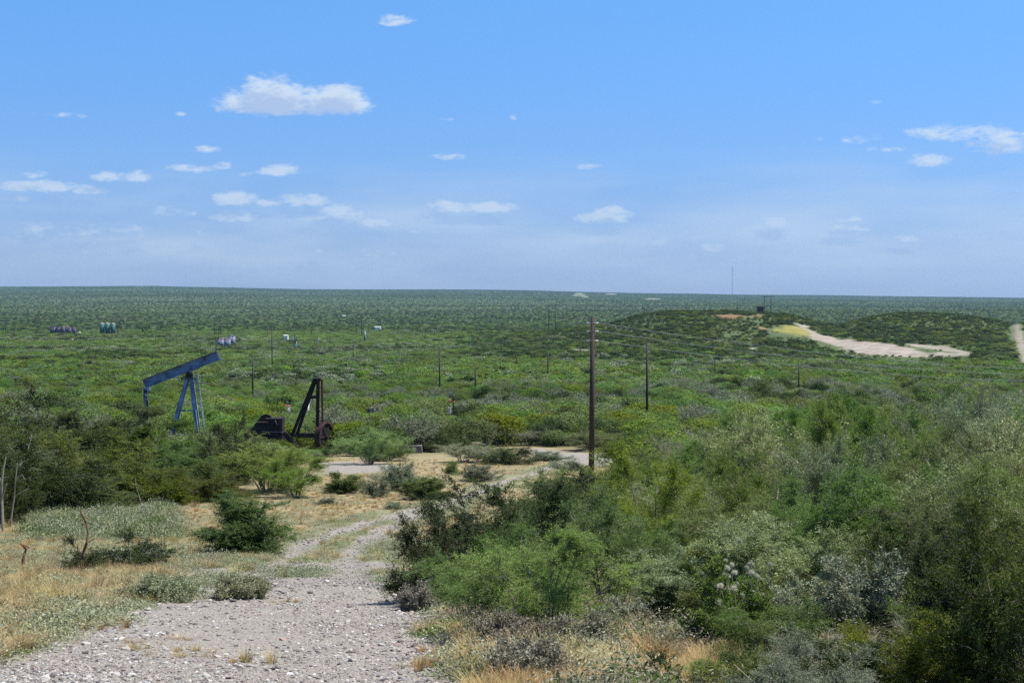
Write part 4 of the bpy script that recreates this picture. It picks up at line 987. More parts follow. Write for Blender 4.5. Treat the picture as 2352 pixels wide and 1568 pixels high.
# ---- utility poles
CLEARBOX = [(326, 346, 940, 127), (387, 480, 992, 127), (278, 300, 966, 127), (560, 656, 1003, 124), (668, 768, 1024, 124), (632, 672, 944, 196), (700, 722, 938, 200),
            (836, 868, 943, 200), (1018, 1046, 950, 200), (110, 178, 762, 980), (226, 268, 760, 985), (496, 542, 791, 735), (834, 842, 779, 820), (860, 876, 752, 1180), (651, 663, 772, 850),
            (270, 281, 748, 1010), (328, 340, 757, 1000), (668, 690, 791, 700), (728, 736, 783, 760), (1738, 1755, 708, 885), (932, 960, 1036, 115), (1088, 1100, 1032, 118)]
DONE_P = []
def pole(D, top, base, d, label, group, arm=0, ins=0, lean=0.0, r=.15, box=False, detail=False):
    d = min(d, 4000); p = at(D, top, d); z0 = gz(p[0], d) - .3; h = p[2] - z0
    root = empty('utility_pole', (p[0], d, z0)); tag(root, label, 'utility pole', group)
    root.rotation_euler = (0, lean, 0)
    m = mb('pole' if detail else 'fpole'); m.cyl((0, 0, 0), (0, 0, h), r * 1.15, r * .82, n=14 if detail else 8); m.obj('shaft', root, True)
    if arm:
        m = mb('fpole'); m.box((0, -r, h - .25), (arm, .12, .16)); m.obj('crossarm', root)
    if box:
        m = mb('white'); m.box((-.7, 0, h * .42), (.9, .7, 1.6)); m.obj('transformer', root)
    CLEARBOX.append((D - 2.5, D + 2.5, base, d))
    return root, p[0], d, z0, h
G1 = 'wooden poles scattered over the plain'
PLIST = [ # D, top, base, arm
    (17.5, 736, 763, 0), (32.5, 738, 760, 1.6), (84, 744, 763, 1.2), (125, 732, 748, 0), (140, 738, 749, 0), (138, 761, 782, 1.6), (210, 737, 767, 0), (221, 739, 752, 0), (301, 761, 782, 1.4), (357, 760, 784, 0),
    (390, 751, 779, 1.4), (414, 753, 766, 2.0), (435, 736, 755, 0), (496, 772, 803, .9), (502, 736, 772, 0), (537, 750, 771, 0), (580, 814.5, 909.5, 0), (614, 749, 767.5, 0), (624.5, 746, 809, 1.2), (667, 744, 756, 0),
    (675.5, 744, 784, 2.2), (715, 737, 764.5, 0), (811, 775, 824, 0), (846, 748, 762, 0), (966, 746, 757, 0), (990, 741, 761, 0), (1009.5, 800, 886, 0), (1092, 836, 915, 0), (1095.5, 737.5, 762, 0), (1212, 742, 754, 0),
    (1186, 812, 834, 0), (1258.5, 809, 858, 0), (1642, 823.5, 852, 1.0), (1693.5, 689.5, 705, 0), (1949.6, 754.6, 775, 0), (1834.7, 835, 888.6, 0), (2115.9, 836.7, 875, 0)]
PLAB = ['thin pole just right of the leftmost H frame', 'pole with a short crossarm near the left edge', 'short pole with a stub arm left of the purple tanks', 'very faint pole behind the purple tanks, left of two', 'very faint pole behind the purple tanks, right of two',
    'pole with a crossarm in front of the purple tanks', 'thin pole left of the three green tanks', 'faint pole between the thin pole and the green tanks', 'pole with a small arm above the open brush left of the blue beam', 'plain pole above the blue beam, left of the one with an arm',
    'pole with a small arm above the middle of the blue beam', 'pole with a broad arm in the distance above the blue beam', 'faint far pole above the blue beam near the H frame', 'pole rising just above the high end of the blue beam beside the grey tanks', 'single pole inside the H frame above the grey tanks',
    'faint pole right behind the taller grey tank', 'tall dark pole right of the blue beam, left of the rusty frame', 'thin far pole left of the taller one with an arm', 'tall pole with a small arm right of the grey tanks', 'faint pole left of the pole with the white box',
    'pole with crossarm and white box', 'plain pole midway between the white box and the next H frame', 'leafy height pole below the upright vessel', 'faint pole right behind the upright vessel', 'faint far pole, left of a pair in the middle distance', 'thin far pole, right of a pair in the middle distance',
    'dark pole in the brush left of a shorter nearer one', 'dark rough pole in the brush right of a taller looking one', 'thin far pole above the dark rough one', 'faint far pole left of the H frame near the hill', 'short thin pole at the hill foot left of another', 'thin pole at the hill foot left of the nearest pole',
    'short pole with a stub arm on the slope right of the second nearest pole', 'short pole on the hilltop left of the shed', 'thin pole beside the pale rock scar', 'thin pole behind the right thicket, left of two', 'thin pole behind the right thicket, right of two']
PLAB[22] = 'thin pole in the open brush below the upright vessel'
def dist_for(base):   # distance at which the plain shows at this photo row
    return float(np.interp(-base, [-x for x in (1034, 970, 907, 862, 835, 801, 767, 757, 748)], [127, 178, 290, 400, 530, 700, 960, 1150, 1500]))
for (D, top, base, arm), lb in zip(PLIST, PLAB):
    px = base - top; d = min(dist_for(base + 4), 8.8 * F / px)
    if 1680 < D < 1700: d = 850
    if 1940 < D < 1960: d = 700
    pole(D, top, base, d, lb, G1, arm, box=(abs(D - 675.5) < .1), r=.16 if px > 30 else .14)
G2 = 'nearest line of wooden power poles'
def insul(root, h, r, zs, sides=(-1, 1), n='insulator'):
    for z in zs:
        for s in sides:
            m = mb('glass'); m.cyl((s * r, 0, h - z), (s * (r + .10), 0, h - z), .022, n=6); m.cyl((s * (r + .10), 0, h - z), (s * (r + .2), 0, h - z), .042, .032, n=10); m.obj(n, root)
rt, mx_, md_, mz, mh = pole(1359, 728, 1105, 76, 'tallest dark wooden pole standing nearest in the centre right', G2, detail=True, r=.138, lean=R(.35))
insul(rt, mh, .115, (.31, .75, 1.26))
mm_ = mb('palered'); 
for z in (.31, .75, 1.26): mm_.cyl((0, 0, mh - z - .02), (0, 0, mh - z + .02), .128, n=14)
mm_.obj('metal_band', rt)
rt2, x2, d2, z2, h2 = pole(1486.5, 785, 940, 172, 'second nearest dark pole with small insulators, right of the tallest', G2, detail=True, r=.14)
insul(rt2, h2, .13, (.4, .75, 1.1, 1.5), (-1,)); insul(rt2, h2, .13, (.25, 1.2), (1,))
# neighbours of the nearest pole just outside the picture, so the wires end on something
rr_, xr, dr_, zr, hr = pole(2640, 838, 1000, 128, 'pole outside the right edge carrying the three wires', G2, detail=True)
rl_, xl, dl_, zl, hl = pole(-190, 846, 1000, 136, 'pole outside the left edge carrying the three wires', G2, detail=True)
insul(rr_, hr, .13, (.3, .8, 1.3)); insul(rl_, hl, .13, (.3, .8, 1.3))
def wire(a, b, sag, label, r=.0085, n=28):
    pts = []
    for i in range(n + 1):
        t = i / n; p = Vector(a).lerp(Vector(b), t); p.z -= sag * 4 * t * (1 - t); pts.append(p)
    m = mb('wire'); m.tube(pts, r, 5); o = m.obj('power_wire'); tag(o, label, 'wire', 'power wires on the nearest poles')
nm_ = ['top', 'middle', 'lowest']
for k, z in enumerate((.31, .75, 1.26)):
    zz = (.3, .8, 1.3)[k]
    wire((mx_ + .32, md_, mz + mh - z), (xr - .35, dr_, zr + hr - zz), .9, f'{nm_[k]} thin wire running right from the nearest pole', r=.014)
    wire((mx_ - .30, md_, mz + mh - z), (xl + .35, dl_, zl + hl - zz), .9, f'{nm_[k]} thin wire running left from the nearest pole', r=.0075)
# H frames
G3 = 'H frame transmission poles'
def hframe(D0, D1, top, base, d, arm, label, brace=True, cols=None):
    d = d; a = at(D0, top, d); b = at(D1, top, d); mxx = (a[0] + b[0]) / 2; z0 = gz(mxx, d) - .3
    root = empty('h_frame_pole', (mxx, d, z0)); tag(root, label, 'power line pole', G3)
    hw = (b[0] - a[0]) / 2; h = a[2] - z0
    for s in (-1, 1):
        m = mb('fpole'); m.cyl((s * hw, 0, 0), (s * hw, 0, h), .26, .19, n=8); m.obj('post', root, True)
    m = mb('fpole'); m.box((0, -.22, h - .3), (arm, .2, .28)); m.obj('crossarm', root)
    if brace:
        m = mb('fpole'); zt = h * .82; zb = h * .45
        m.beam((-hw, -.1, zt), (hw, -.1, zb), .12, .1); m.beam((-hw, .1, zb), (hw, .1, zt), .12, .1); m.obj('cross_brace', root)
    for s in (-.46, 0, .46):
        m = mb('glass'); m.cyl((s * arm, -.2, h - 1.5), (s * arm, -.2, h - .45), .07, n=6); m.obj('insulator', root)
    CLEARBOX.append((D0 - 3, D1 + 3, base, d))
hframe(1268 - 7.6, 1268 + 7.6, 700, 755, 880, 9.5, 'H frame with crossed braces left of the hill')
hframe(818, 831, 722.5, 764, 960, 6.5, 'H frame beside the upright vessel in the middle of the plain')
hframe(493, 506, 735, 765, 980, 5.5, 'H frame above the cluster of grey tanks', False)
hframe(257, 270, 726.5, 760, 975, 8.0, 'H frame with wide crossarm behind the green tanks', False)
hframe(1756, 1770.7, 680, 705, 905, 8.6, 'H frame standing on top of the hill')
hframe(7, 12.5, 735.5, 762, 1050, 8.0, 'H frame at the left edge of the picture', False)

# ---- dead stalks and bare saplings on the left
def stalk(pts, r, label, twigs=(), mat='stalk', d=None):
    base = ground(*pts[0]); d = base[1]
    root = empty('dead_stalk', tuple(base)); tag(root, label, 'dead stalk', 'dead stalks in the left meadow')
    P = [np.array([at(x, y, d)[0] - base[0], (i % 3 - 1) * .05, at(x, y, d)[2] - base[2]]) for i, (x, y) in enumerate(pts)]
    P[0][2] = -.05
    m = mb(mat)
    for i, (a, b) in enumerate(zip(P[:-1], P[1:])):
        n_ = len(P); m.cyl(a, b, r * (1 - .7 * i / n_), r * (1 - .7 * (i + 1) / n_), n=6)
    o = m.obj('stem', root)
    for tw_ in twigs:
        m = mb(mat); Q = [Vector((at(x, y, d)[0] - base[0], .03 * j, at(x, y, d)[2] - base[2])) for j, (x, y) in enumerate(tw_)]
        m.tube(Q, r * .35, 5); m.obj('twig', root)
stalk([(186, 1312), (189, 1285), (192, 1262), (201, 1245), (203, 1225), (196, 1200), (190, 1180), (187, 1170)], .032, 'tall bent brown stalk in the middle of the left meadow', [[(201, 1245), (215, 1238)], [(197, 1210), (186, 1202)], [(189, 1285), (178, 1265), (176, 1252)]])
stalk([(9, 1222), (6, 1190), (3, 1150), (5, 1110), (8, 1075), (12, 1050)], .05, 'tall pale bare stem at the left edge', [[(5, 1110), (-8, 1085)], [(3, 1150), (14, 1110)]], 'twig')
stalk([(25, 1215), (27, 1180), (32, 1140), (37, 1100), (40, 1062)], .03, 'thin pale bare stem beside the one at the left edge', [[(32, 1140), (52, 1128), (66, 1122)], [(37, 1100), (50, 1090), (56, 1102)]], 'twig')
stalk([(52, 1305), (55, 1275), (58, 1262), (54, 1250), (46, 1247)], .028, 'short hooked brown stalk low at the far left', [[(54, 1250), (66, 1258)]])
stalk([(343, 1240), (345, 1222), (348, 1208), (343, 1200)], .022, 'short pale stalk right of the open dark shrub', [[(345, 1222), (352, 1212)]])
stalk([(333, 1190), (326, 1165), (319, 1140), (313, 1115), (310, 1095)], .02, 'thin leaning bare stem in front of the left thicket', [[(322, 1150), (327, 1143)]], 'twig')
stalk([(378, 1270), (379, 1240), (377, 1212)], .015, 'short straight thin stalk behind the open dark shrub', [])

# ---- stone blocks at the back of the pad
def block(D, row, w_, h_, dep, mat, label, name='stone_block', rz=0.0):
    g = ground(D, row); m = mb(mat)
    nb = 14
    V = []; 
    g0 = np.random.default_rng(int(D)); 
    def jj(): return Vector(g0.normal(0, .05, 3))
    m.box((0, 0, h_ / 2), (w_, dep, h_), taper=.93)
    for i in range(3): m.box((g0.uniform(-.4, .4) * w_, -dep * .4, h_ * g0.uniform(.2, .6)), (w_ * .3, dep * .4, h_ * .5), Matrix.Rotation(g0.uniform(0, 1), 3, 'Z'))
    o = m.obj(name); o.location = (g[0], g[1], g[2] - .1); o.rotation_euler = (0, 0, rz)
    tag(o, label, 'rock', 'rocks and rubble at the back of the pad')
MAT['rockd'] = simple('dark_rubble', [(.3, (.05, .045, .04)), (.6, (.20, .18, .17)), (.8, (.42, .40, .38))], 4, .95)
MAT['rocko'] = simple('orange_rock', [(.3, (.20, .13, .08)), (.7, (.42, .28, .18))], 4, .95)
block(945, 1040, 1.9, .75, .8, 'rockd', 'dark jagged rubble pile at the back of the pad')
block(972, 1036, 1.3, .6, .7, 'rockd', 'smaller dark rubble heap right of the jagged one', rz=.4)
block(1094, 1034, .75, .8, .6, 'rocko', 'small orange brown rock stump behind the dry grass', rz=.2)

# ------------------------------------------------------------------ scatter helper (geometry nodes)
def scatter(name, P, rz, sc, pid, protos, kind_label, tilt=None):
    me = bpy.data.meshes.new(name); me.vertices.add(len(P)); me.vertices.foreach_set('co', np.asarray(P, np.float32).ravel())
    a = me.attributes.new('rz', 'FLOAT_VECTOR', 'POINT'); rot = np.zeros((len(P), 3), np.float32); rot[:, 2] = rz
    if tilt is not None: rot[:, :2] = tilt
    a.data.foreach_set('vector', rot.ravel())
    a = me.attributes.new('sc', 'FLOAT_VECTOR', 'POINT'); a.data.foreach_set('vector', np.asarray(sc, np.float32).ravel())
    a = me.attributes.new('pid', 'INT', 'POINT'); a.data.foreach_set('value', np.asarray(pid, np.int32))
    me.update()
    o = bpy.data.objects.new(name, me); COL.objects.link(o)
    ng = bpy.data.node_groups.new(name, 'GeometryNodeTree')
    ng.interface.new_socket('Geometry', in_out='INPUT', socket_type='NodeSocketGeometry')
    ng.interface.new_socket('Geometry', in_out='OUTPUT', socket_type='NodeSocketGeometry')
    gi = ng.nodes.new('NodeGroupInput'); go = ng.nodes.new('NodeGroupOutput'); jn = ng.nodes.new('GeometryNodeJoinGeometry')
    def na(n_, t_):
        x = ng.nodes.new('GeometryNodeInputNamedAttribute'); x.data_type = t_; x.inputs['Name'].default_value = n_; return x.outputs[0]
    r_, s_, i_ = na('rz', 'FLOAT_VECTOR'), na('sc', 'FLOAT_VECTOR'), na('pid', 'INT')
    for k, po in enumerate(protos):
        oi = ng.nodes.new('GeometryNodeObjectInfo'); oi.inputs['Object'].default_value = po; oi.inputs['As Instance'].default_value = True
        cm = ng.nodes.new('FunctionNodeCompare'); cm.data_type = 'INT'; cm.operation = 'EQUAL'
        ia = [s for s in cm.inputs if s.type == 'INT']; ng.links.new(i_, ia[0]); ia[1].default_value = k
        ip = ng.nodes.new('GeometryNodeInstanceOnPoints')
        ng.links.new(gi.outputs[0], ip.inputs['Points']); ng.links.new(cm.outputs[0], ip.inputs['Selection'])
        ng.links.new(oi.outputs['Geometry'], ip.inputs['Instance']); ng.links.new(r_, ip.inputs['Rotation']); ng.links.new(s_, ip.inputs['Scale'])
        ng.links.new(ip.outputs[0], jn.inputs[0])
    ng.links.new(jn.outputs[0], go.inputs[0])
    md = o.modifiers.new('scatter', 'NODES'); md.node_group = ng
    tag(o, kind_label[0], kind_label[1], kind='stuff')
    return o
def unlinked(name, me): return bpy.data.objects.new(name, me)

# ------------------------------------------------------------------ brush over the plain
def dome_shrub(name, mat, seed, W, Hh, nb, nq, q, wood='bark', stems=6):
    g = np.random.default_rng(seed); az = g.uniform(0, 6.283, nb); rr = np.sqrt(g.random(nb)) * W * .36
    cz = Hh * (.42 + .34 * (1 - (rr / (W * .36)) ** 2) * g.uniform(.5, 1.1, nb)); br_ = W * g.uniform(.13, .23, nb)
    cz = np.minimum(cz, Hh - br_ * .8)
    low_ = g.random(nb) < .25; cz = np.where(low_, cz * .55, cz)
    c = np.stack([rr * np.cos(az), rr * np.sin(az), cz], 1)
    bi = np.repeat(np.arange(nb), nq); n = len(bi)
    v = norm(g.normal(0, 1, (n, 3)) + np.array([0, 0, .35]))
    rad = br_[bi] * g.uniform(.72, 1.12, n) * (1 + .15 * np.sin(v[:, 0] * 7 + bi) * np.cos(v[:, 1] * 6))
    p = c[bi] + v * rad[:, None] * np.array([1, 1, .85]); p[:, 2] = np.maximum(p[:, 2], .06)
    nn = norm(v + g.normal(0, .55, (n, 3)) + np.array([0, 0, .2])); a = norm(np.cross(nn, g.normal(0, 1, (n, 3)))); b = np.cross(nn, a)
    sz = g.uniform(.5, 1.2, n)[:, None] * q; a = a * sz; b = b * sz * .55
    V = np.stack([p - a * .5, p + b * .5, p + a * .5, p - b * .5], 1).reshape(-1, 3); Q = np.arange(4 * n).reshape(-1, 4)
    cl = g.random(nb)[bi]; tn = np.clip(.35 * cl + .45 * g.random(n) + .1, 0, 1); tn = np.repeat(tn, 4)
    mi = np.zeros(len(Q)); mats = [MAT[mat]]
    if stems:
        k = 4; t = np.linspace(0, 1, k); j = g.integers(0, nb, stems * 2)
        P = np.zeros((stems * 2, k, 3)) + c[j][:, None, :] * t[None, :, None]; P[..., 2] *= (1.15 - .15 * t)
        Vt, Qt = tubes(P, (.045 * (1 - .6 * t))[None, :] * np.ones((stems * 2, 1)), 4)
        Q = np.vstack([Q, Qt + len(V)]); V = np.vstack([V, Vt]); tn = np.concatenate([tn, np.zeros(len(Vt))]); mi = np.concatenate([mi, np.ones(len(Qt))]); mats.append(MAT[wood])
    return mesh_from(name, V, Q, mats, tn, mi)
MID = []   # (mesh, w, h)
def mid_proto(mat, seed, W, Hh, wood='bark', **kw):
    G = shrub_geo(seed, W, Hh, **kw); V = G['leaf'][0]
    MID.append((joined_mesh('shrub_mid', G, mat, wood), np.percentile(V[:, 0], 98) - np.percentile(V[:, 0], 2), np.percentile(V[:, 2], 99)))
for mt, sd in (('feather', 31), ('feather', 32), ('mid', 33), ('mid', 34), ('dark', 35), ('olive', 36)):
    MID.append((dome_shrub('shrub_mid', mt, sd, 3.6, 2.5, 17, 190, .17), 3.4, 2.5))
G = shrub_geo(37, 3.2, 2.3, stems=10, br=9, tw=9, lv=5, ll=.17, lw=.06); MID.append((joined_mesh('shrub_mid', G, 'grey', 'twig', True), 3.2, 2.4))
FAR = []
for mt, sd in (('feather', 41), ('feather', 42), ('mid', 43), ('mid', 44), ('dark', 45), ('olive', 46), ('grey', 47)):
    FAR.append(unlinked('shrub_far', dome_shrub('shrub_far', mt, sd, 3.6, 2.5, 11, 26, .46, stems=0)))
W_MID = 3.4; H_MID = 2.5
def candidates():
    out = []
    d = 66.0
    while d < 8600:
        s = min(2.5 + .0036 * max(d - 120, 0), 13.0)
        if d > 560 and d < 1000: s *= .68
        hw = d * .40 + 12; n_ = int(2 * hw / s)
        xs = np.linspace(-hw, hw, n_) + rng.uniform(-.5, .5, n_) * s; ys = d + rng.uniform(-.5, .5, n_) * s
        out.append(np.stack([xs, ys, np.full(n_, s)], 1)); d += s * .9
    return np.vstack(out)
C = candidates()
x, y, s = C.T
z = H(x, y); dpx = 1176 + x / y * F
keep = np.ones(len(C), bool)
keep &= ~((y < 180) & (poly_sd(x, y, CLEAR) > -1.2))
keep &= ~((y < 100) & (poly_sd(x, y, MEAD) > -1.0))
keep &= ~((y < 88) & (dpx < 700) & (dpx > -200)) | (y > 76) & (dpx < 500)
keep &= ~((y < 80) & (dpx > 1440))
m2 = fbm(x, y, 14, 3, 31)
for P_, e_ in [(SCAR, 0), (SCAR2, 0), (SCAR3, 0), (YEL, 0), (CUT, -1)] + [(o_, 1) for o_ in ORG] + [(o_, 0) for o_ in PALE]: keep &= ~((y > 250) & (poly_sd(x, y, P_) + m2 * 6 > e_ - 1.0))
for P_ in FARW: keep &= ~((y > 3000) & (poly_sd(x, y, P_) > -10))
keep &= ~((fbm(x, y, 40, 3, 61) > .23) & (y > 150) & (y < 1100) & (rng.random(len(C)) < .55))
for (D_, hw_, b_, t_, dd_, X_, Y_, W_) in TOPS: keep &= ~(np.hypot(x - X_, y - Y_) < W_ * .55)
stunt = np.zeros(len(x), bool); _, rtop = proj(x, y, z + 2.4); _, rmid = proj(x, y, z + 1.0)
for PD, dd0, dd1 in ((SCAR_D, 420, 900), (SCAR2_D, 420, 900), (CUT_D, 420, 950), (YEL_D, 420, 900)):
    for rw in (rtop, rmid): stunt |= (y > dd0) & (y < dd1) & (rng.random(len(x)) < .98) & (poly_sd(dpx, rw, PD) > -1.0 + 6 * m2)
x, y, s, z, dpx, stunt = (a[keep] for a in (x, y, s, z, dpx, stunt)); n_ = len(x)
size = rng.uniform(.6, 1.5, n_) ** 1.2 * (1 - .22 * sstep(180, 330, y)) * (1 + .25 * fbm(x, y, 30, 2, 71) * 2) * np.clip(1.0 + (s - 6) * .012, .95, 1.35)
wide = size * rng.uniform(.9, 1.3, n_); tall = size * rng.uniform(.7, 1.0, n_)
hillw = np.clip((z - np.interp(np.log(y), _lx, _lz)) / 8, 0, 1) * (y > 450) * (y < 1100)
tall *= 1 - .25 * hillw; ff_ = sstep(220, 600, y); wide *= 1 + .38 * ff_; tall *= 1 - .22 * ff_; tall = np.where(stunt, tall * .42, tall); wide = np.where(stunt, wide * .8, wide)
ptch = fbm(x, y, 55, 3, 81) + rng.normal(0, .14, n_)
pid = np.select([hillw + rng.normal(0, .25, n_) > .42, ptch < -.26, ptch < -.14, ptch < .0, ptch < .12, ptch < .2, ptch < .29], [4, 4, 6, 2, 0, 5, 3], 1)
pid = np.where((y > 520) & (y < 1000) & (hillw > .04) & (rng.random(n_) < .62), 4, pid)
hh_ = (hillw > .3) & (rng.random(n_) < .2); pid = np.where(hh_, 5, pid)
dk_ = (rng.random(n_) < .97 * sstep(6900, 7500, y)) | ((y > 1300) & (fbm(x, y, 420, 3, 83) > .16) & (rng.random(n_) < .6)); pid = np.where(dk_, 4, pid); pid = np.where((y > 1150) & (rng.random(n_) < .5), 4, pid)  # dark shrubs on the far crest put its turned-away shade into leaf colour
# keep the view of the machines, tanks and poles free
for (x0, x1, row, dobj) in CLEARBOX:
    hwp = 1.55 * wide / y * F
    sel = (y < dobj - .5) & (y > dobj * .3) & (dpx + hwp * .8 > x0) & (dpx - hwp * .8 < x1)
    i = np.nonzero(sel)[0]
    if len(i) == 0: continue
    ztop = np.array([at(1176, row + 1.5, yy)[2] for yy in y[i]])
    allow = (ztop - z[i]) / H_MID
    tall[i] = np.where(tall[i] > allow, allow, tall[i])
ok = tall > .22
x, y, z, dpx, wide, tall, pid = (a[ok] for a in (x, y, z, dpx, wide, tall, pid)); 
wide = np.where(tall < .5, np.minimum(wide, tall * 1.9), wide)
vis = np.abs(dpx - 1176) < 1176 + 60
order = np.argsort(np.where(vis, y / (wide * tall) ** .5, 1e9))
N_IND = 300 - len(TOPS)
ind = order[:N_IND]; rest = np.setdiff1d(np.arange(len(x)), ind)
kn = {0: 'feathery green', 1: 'light green', 2: 'mid green', 3: 'rounded green', 4: 'dark', 5: 'olive', 6: 'grey twiggy'}
def where_lab(D, d):
    if d < 118:
        if D < 700: return 'just in front of the blue pumpjack'
        if D < 1176: return 'behind the gravel pad'
        return 'beyond the nearest pole'
    if D < 330: return 'left of the blue pumpjack'
    if D < 560: return 'behind the blue pumpjack'
    if D < 780: return 'behind the rusty frame'
    if D < 1000: return 'near the red pipe bend'
    if D < 1330: return 'beyond the far gravel strip'
    if D < 1560: return 'between two poles'
    return 'beyond the right thicket'
for k in ind:
    me, w0, h0 = MID[pid[k]]
    o = bpy.data.objects.new('shrub', me); COL.objects.link(o)
    o.location = (x[k], y[k], z[k] - .08); o.rotation_euler = (0, 0, rng.uniform(0, 6.28)); o.scale = (wide[k], wide[k], tall[k] * H_MID / h0)
    lb = f'{kn[int(pid[k])]} bush in the brush {where_lab(dpx[k], y[k])}'
    tag(o, lb, 'shrub', lb.replace('bush', 'bushes', 1))
mid_o = [unlinked('shrub_mid', m_[0]) for m_ in MID]
def put(sel, protos, name, lab, flat=1.0):
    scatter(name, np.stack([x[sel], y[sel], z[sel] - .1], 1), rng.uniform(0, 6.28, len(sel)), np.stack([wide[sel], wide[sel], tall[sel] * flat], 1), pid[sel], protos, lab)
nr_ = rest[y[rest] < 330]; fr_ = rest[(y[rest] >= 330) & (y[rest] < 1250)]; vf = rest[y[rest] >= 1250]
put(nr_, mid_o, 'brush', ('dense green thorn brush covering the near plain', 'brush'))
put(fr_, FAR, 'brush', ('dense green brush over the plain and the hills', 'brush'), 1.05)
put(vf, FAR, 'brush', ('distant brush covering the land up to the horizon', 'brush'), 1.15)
print('shrubs', len(TOPS), len(ind), len(nr_), len(fr_), len(vf))

# ------------------------------------------------------------------ low plants, grass and stones
def tuft(name, mat, seed, n, h, spread, w, curve=.5, seg=3):
    g = np.random.default_rng(seed); az = g.uniform(0, 6.283, n); r0 = spread * .35 * np.sqrt(g.random(n))
    b = np.stack([r0 * np.cos(az), r0 * np.sin(az), np.zeros(n)], 1); az2 = az + g.normal(0, .6, n)
    L = h * g.uniform(.45, 1.1, n); ln = g.uniform(.1, 1, n) * spread
    t = np.linspace(0, 1, seg + 1)
    C_ = b[:, None, :] + np.stack([np.cos(az2)[:, None] * ln[:, None] * t ** 1.7, np.sin(az2)[:, None] * ln[:, None] * t ** 1.7, L[:, None] * (t - curve * .5 * t ** 2)], -1)
    sd = np.stack([-np.sin(az2), np.cos(az2), np.zeros(n)], 1)[:, None, :] * (w * (1 - .85 * t))[None, :, None] * .5
    V = np.stack([C_ - sd, C_ + sd], 2).reshape(-1, 3)
    i = (np.arange(n)[:, None] * (seg + 1) + np.arange(seg)[None, :]) * 2
    Q = np.stack([i, i + 1, i + 3, i + 2], -1).reshape(-1, 4)
    tn = np.clip(np.repeat(g.random(n), (seg + 1) * 2) * .7 + np.tile(np.repeat(t, 2), n) * .3, 0, 1)
    return unlinked(name, mesh_from(name, V, Q, [MAT[mat]], tn))
def herb(name, mat, seed, n, rad, h, ll, lw):
    g = np.random.default_rng(seed); az = g.uniform(0, 6.283, n); r = rad * np.sqrt(g.random(n))
    lump = .6 + .4 * np.sin(az * 3 + seed) * np.cos(r * 9 / rad)
    p = np.stack([r * np.cos(az), r * np.sin(az), h * (1 - (r / rad) ** 2) * g.uniform(.3, 1, n) * lump + .012], 1)
    a = norm(g.normal(0, 1, (n, 3)) * np.array([1, 1, .5]) + np.array([0, 0, .25])); up = norm(g.normal(0, .5, (n, 3)) + np.array([0, 0, .9])); b = norm(np.cross(a, up))
    sz = g.uniform(.5, 1.3, n)[:, None]; a = a * ll * sz; b = b * lw * sz * .5
    V = np.stack([p, p + a * .5 + b, p + a, p + a * .5 - b], 1).reshape(-1, 3)
    return unlinked(name, mesh_from(name, V, np.arange(4 * n).reshape(-1, 4), [MAT[mat]], np.repeat(g.random(n), 4)))
HERB = [herb('herb', 'herb', 1, 420, .34, .17, .026, .012), herb('herb', 'herb', 2, 340, .28, .12, .024, .012), herb('herb', 'deadherb', 3, 420, .30, .20, .020, .006), herb('herb', 'mid', 4, 300, .25, .16, .026, .010)]
GRASS = [tuft('grass', 'straw', 5, 80, .20, .20, .006), tuft('grass', 'straw', 6, 70, .15, .24, .006), tuft('grass', 'gold', 7, 90, .32, .22, .007), tuft('grass', 'straw', 8, 60, .30, .15, .005)]
def pts_in(n, d0, d1, D0, D1, pw=1.0):
    d = np.exp(rng.uniform(math.log(d0), math.log(d1), n)); D = rng.uniform(D0, D1, n); X = (D - 1176) / F * d
    return X, d
def lay(name, X, Y, protos, pids, smin, smax, lab, zoff=-.01, flat=(1, 1)):
    Z = H(X, Y); sc = rng.uniform(smin, smax, len(X)) ** 1.0
    sc3 = np.stack([sc, sc, sc * rng.uniform(*flat, len(X))], 1)
    return scatter(name, np.stack([X, Y, Z + zoff], 1), rng.uniform(0, 6.28, len(X)), sc3, pids, protos, lab)
# herbs: meadow
X, Y = pts_in(26000, 9, 105, -250, 1500)
g_, md_k, dr_k, *_r = masks(X, Y)
hn = fbm(X, Y, 3.2, 3, 91)
k = (md_k > .4) & (g_ < .35 + .1 * rng.random(len(X))) & (rng.random(len(X)) < np.clip(.55 + hn * 1.6 - .6 * (dr_k - .4), .08, 1) * (1 - .35 * sstep(20, 12, Y)) )
X, Y = X[k], Y[k]; r_ = rng.random(len(X)); pd = np.select([r_ < .46, r_ < .84, r_ < .93], [0, 1, 2], 3)
lay('herb_cover', X, Y, HERB, pd, .6, 1.3, ('low grey green herbs covering the meadow', 'ground cover'), flat=(.5, 1.3))
# mound of herbs in front of the left thicket
X, Y = pts_in(900, 38, 58, 60, 400); lay('herb_cover', X, Y, HERB, rng.choice([0, 1, 1, 3], 900), .8, 2.3, ('mound of pale grey green herbs in front of the left thicket', 'ground cover'), flat=(1, 1.9))
# middle strip between the ruts
X, Y = pts_in(26000, 9, 110, -250, 1500)
g_, md_k, dr_k, *_r = masks(X, Y)
k = (md_k > .35) & (g_ < .4) & (rng.random(len(X)) < np.clip(dr_k * 1.1 - .02 + .25 * sstep(20, 12, Y), .12, 1))
X, Y = X[k], Y[k]; r_ = rng.random(len(X)); pd = np.select([r_ < .42, r_ < .85, r_ < .87], [0, 1, 2], 3)
lay('dry_grass', X, Y, GRASS, pd, .55, 1.25, ('short dry straw coloured grass on the meadow', 'grass'), flat=(.5, 1.1))
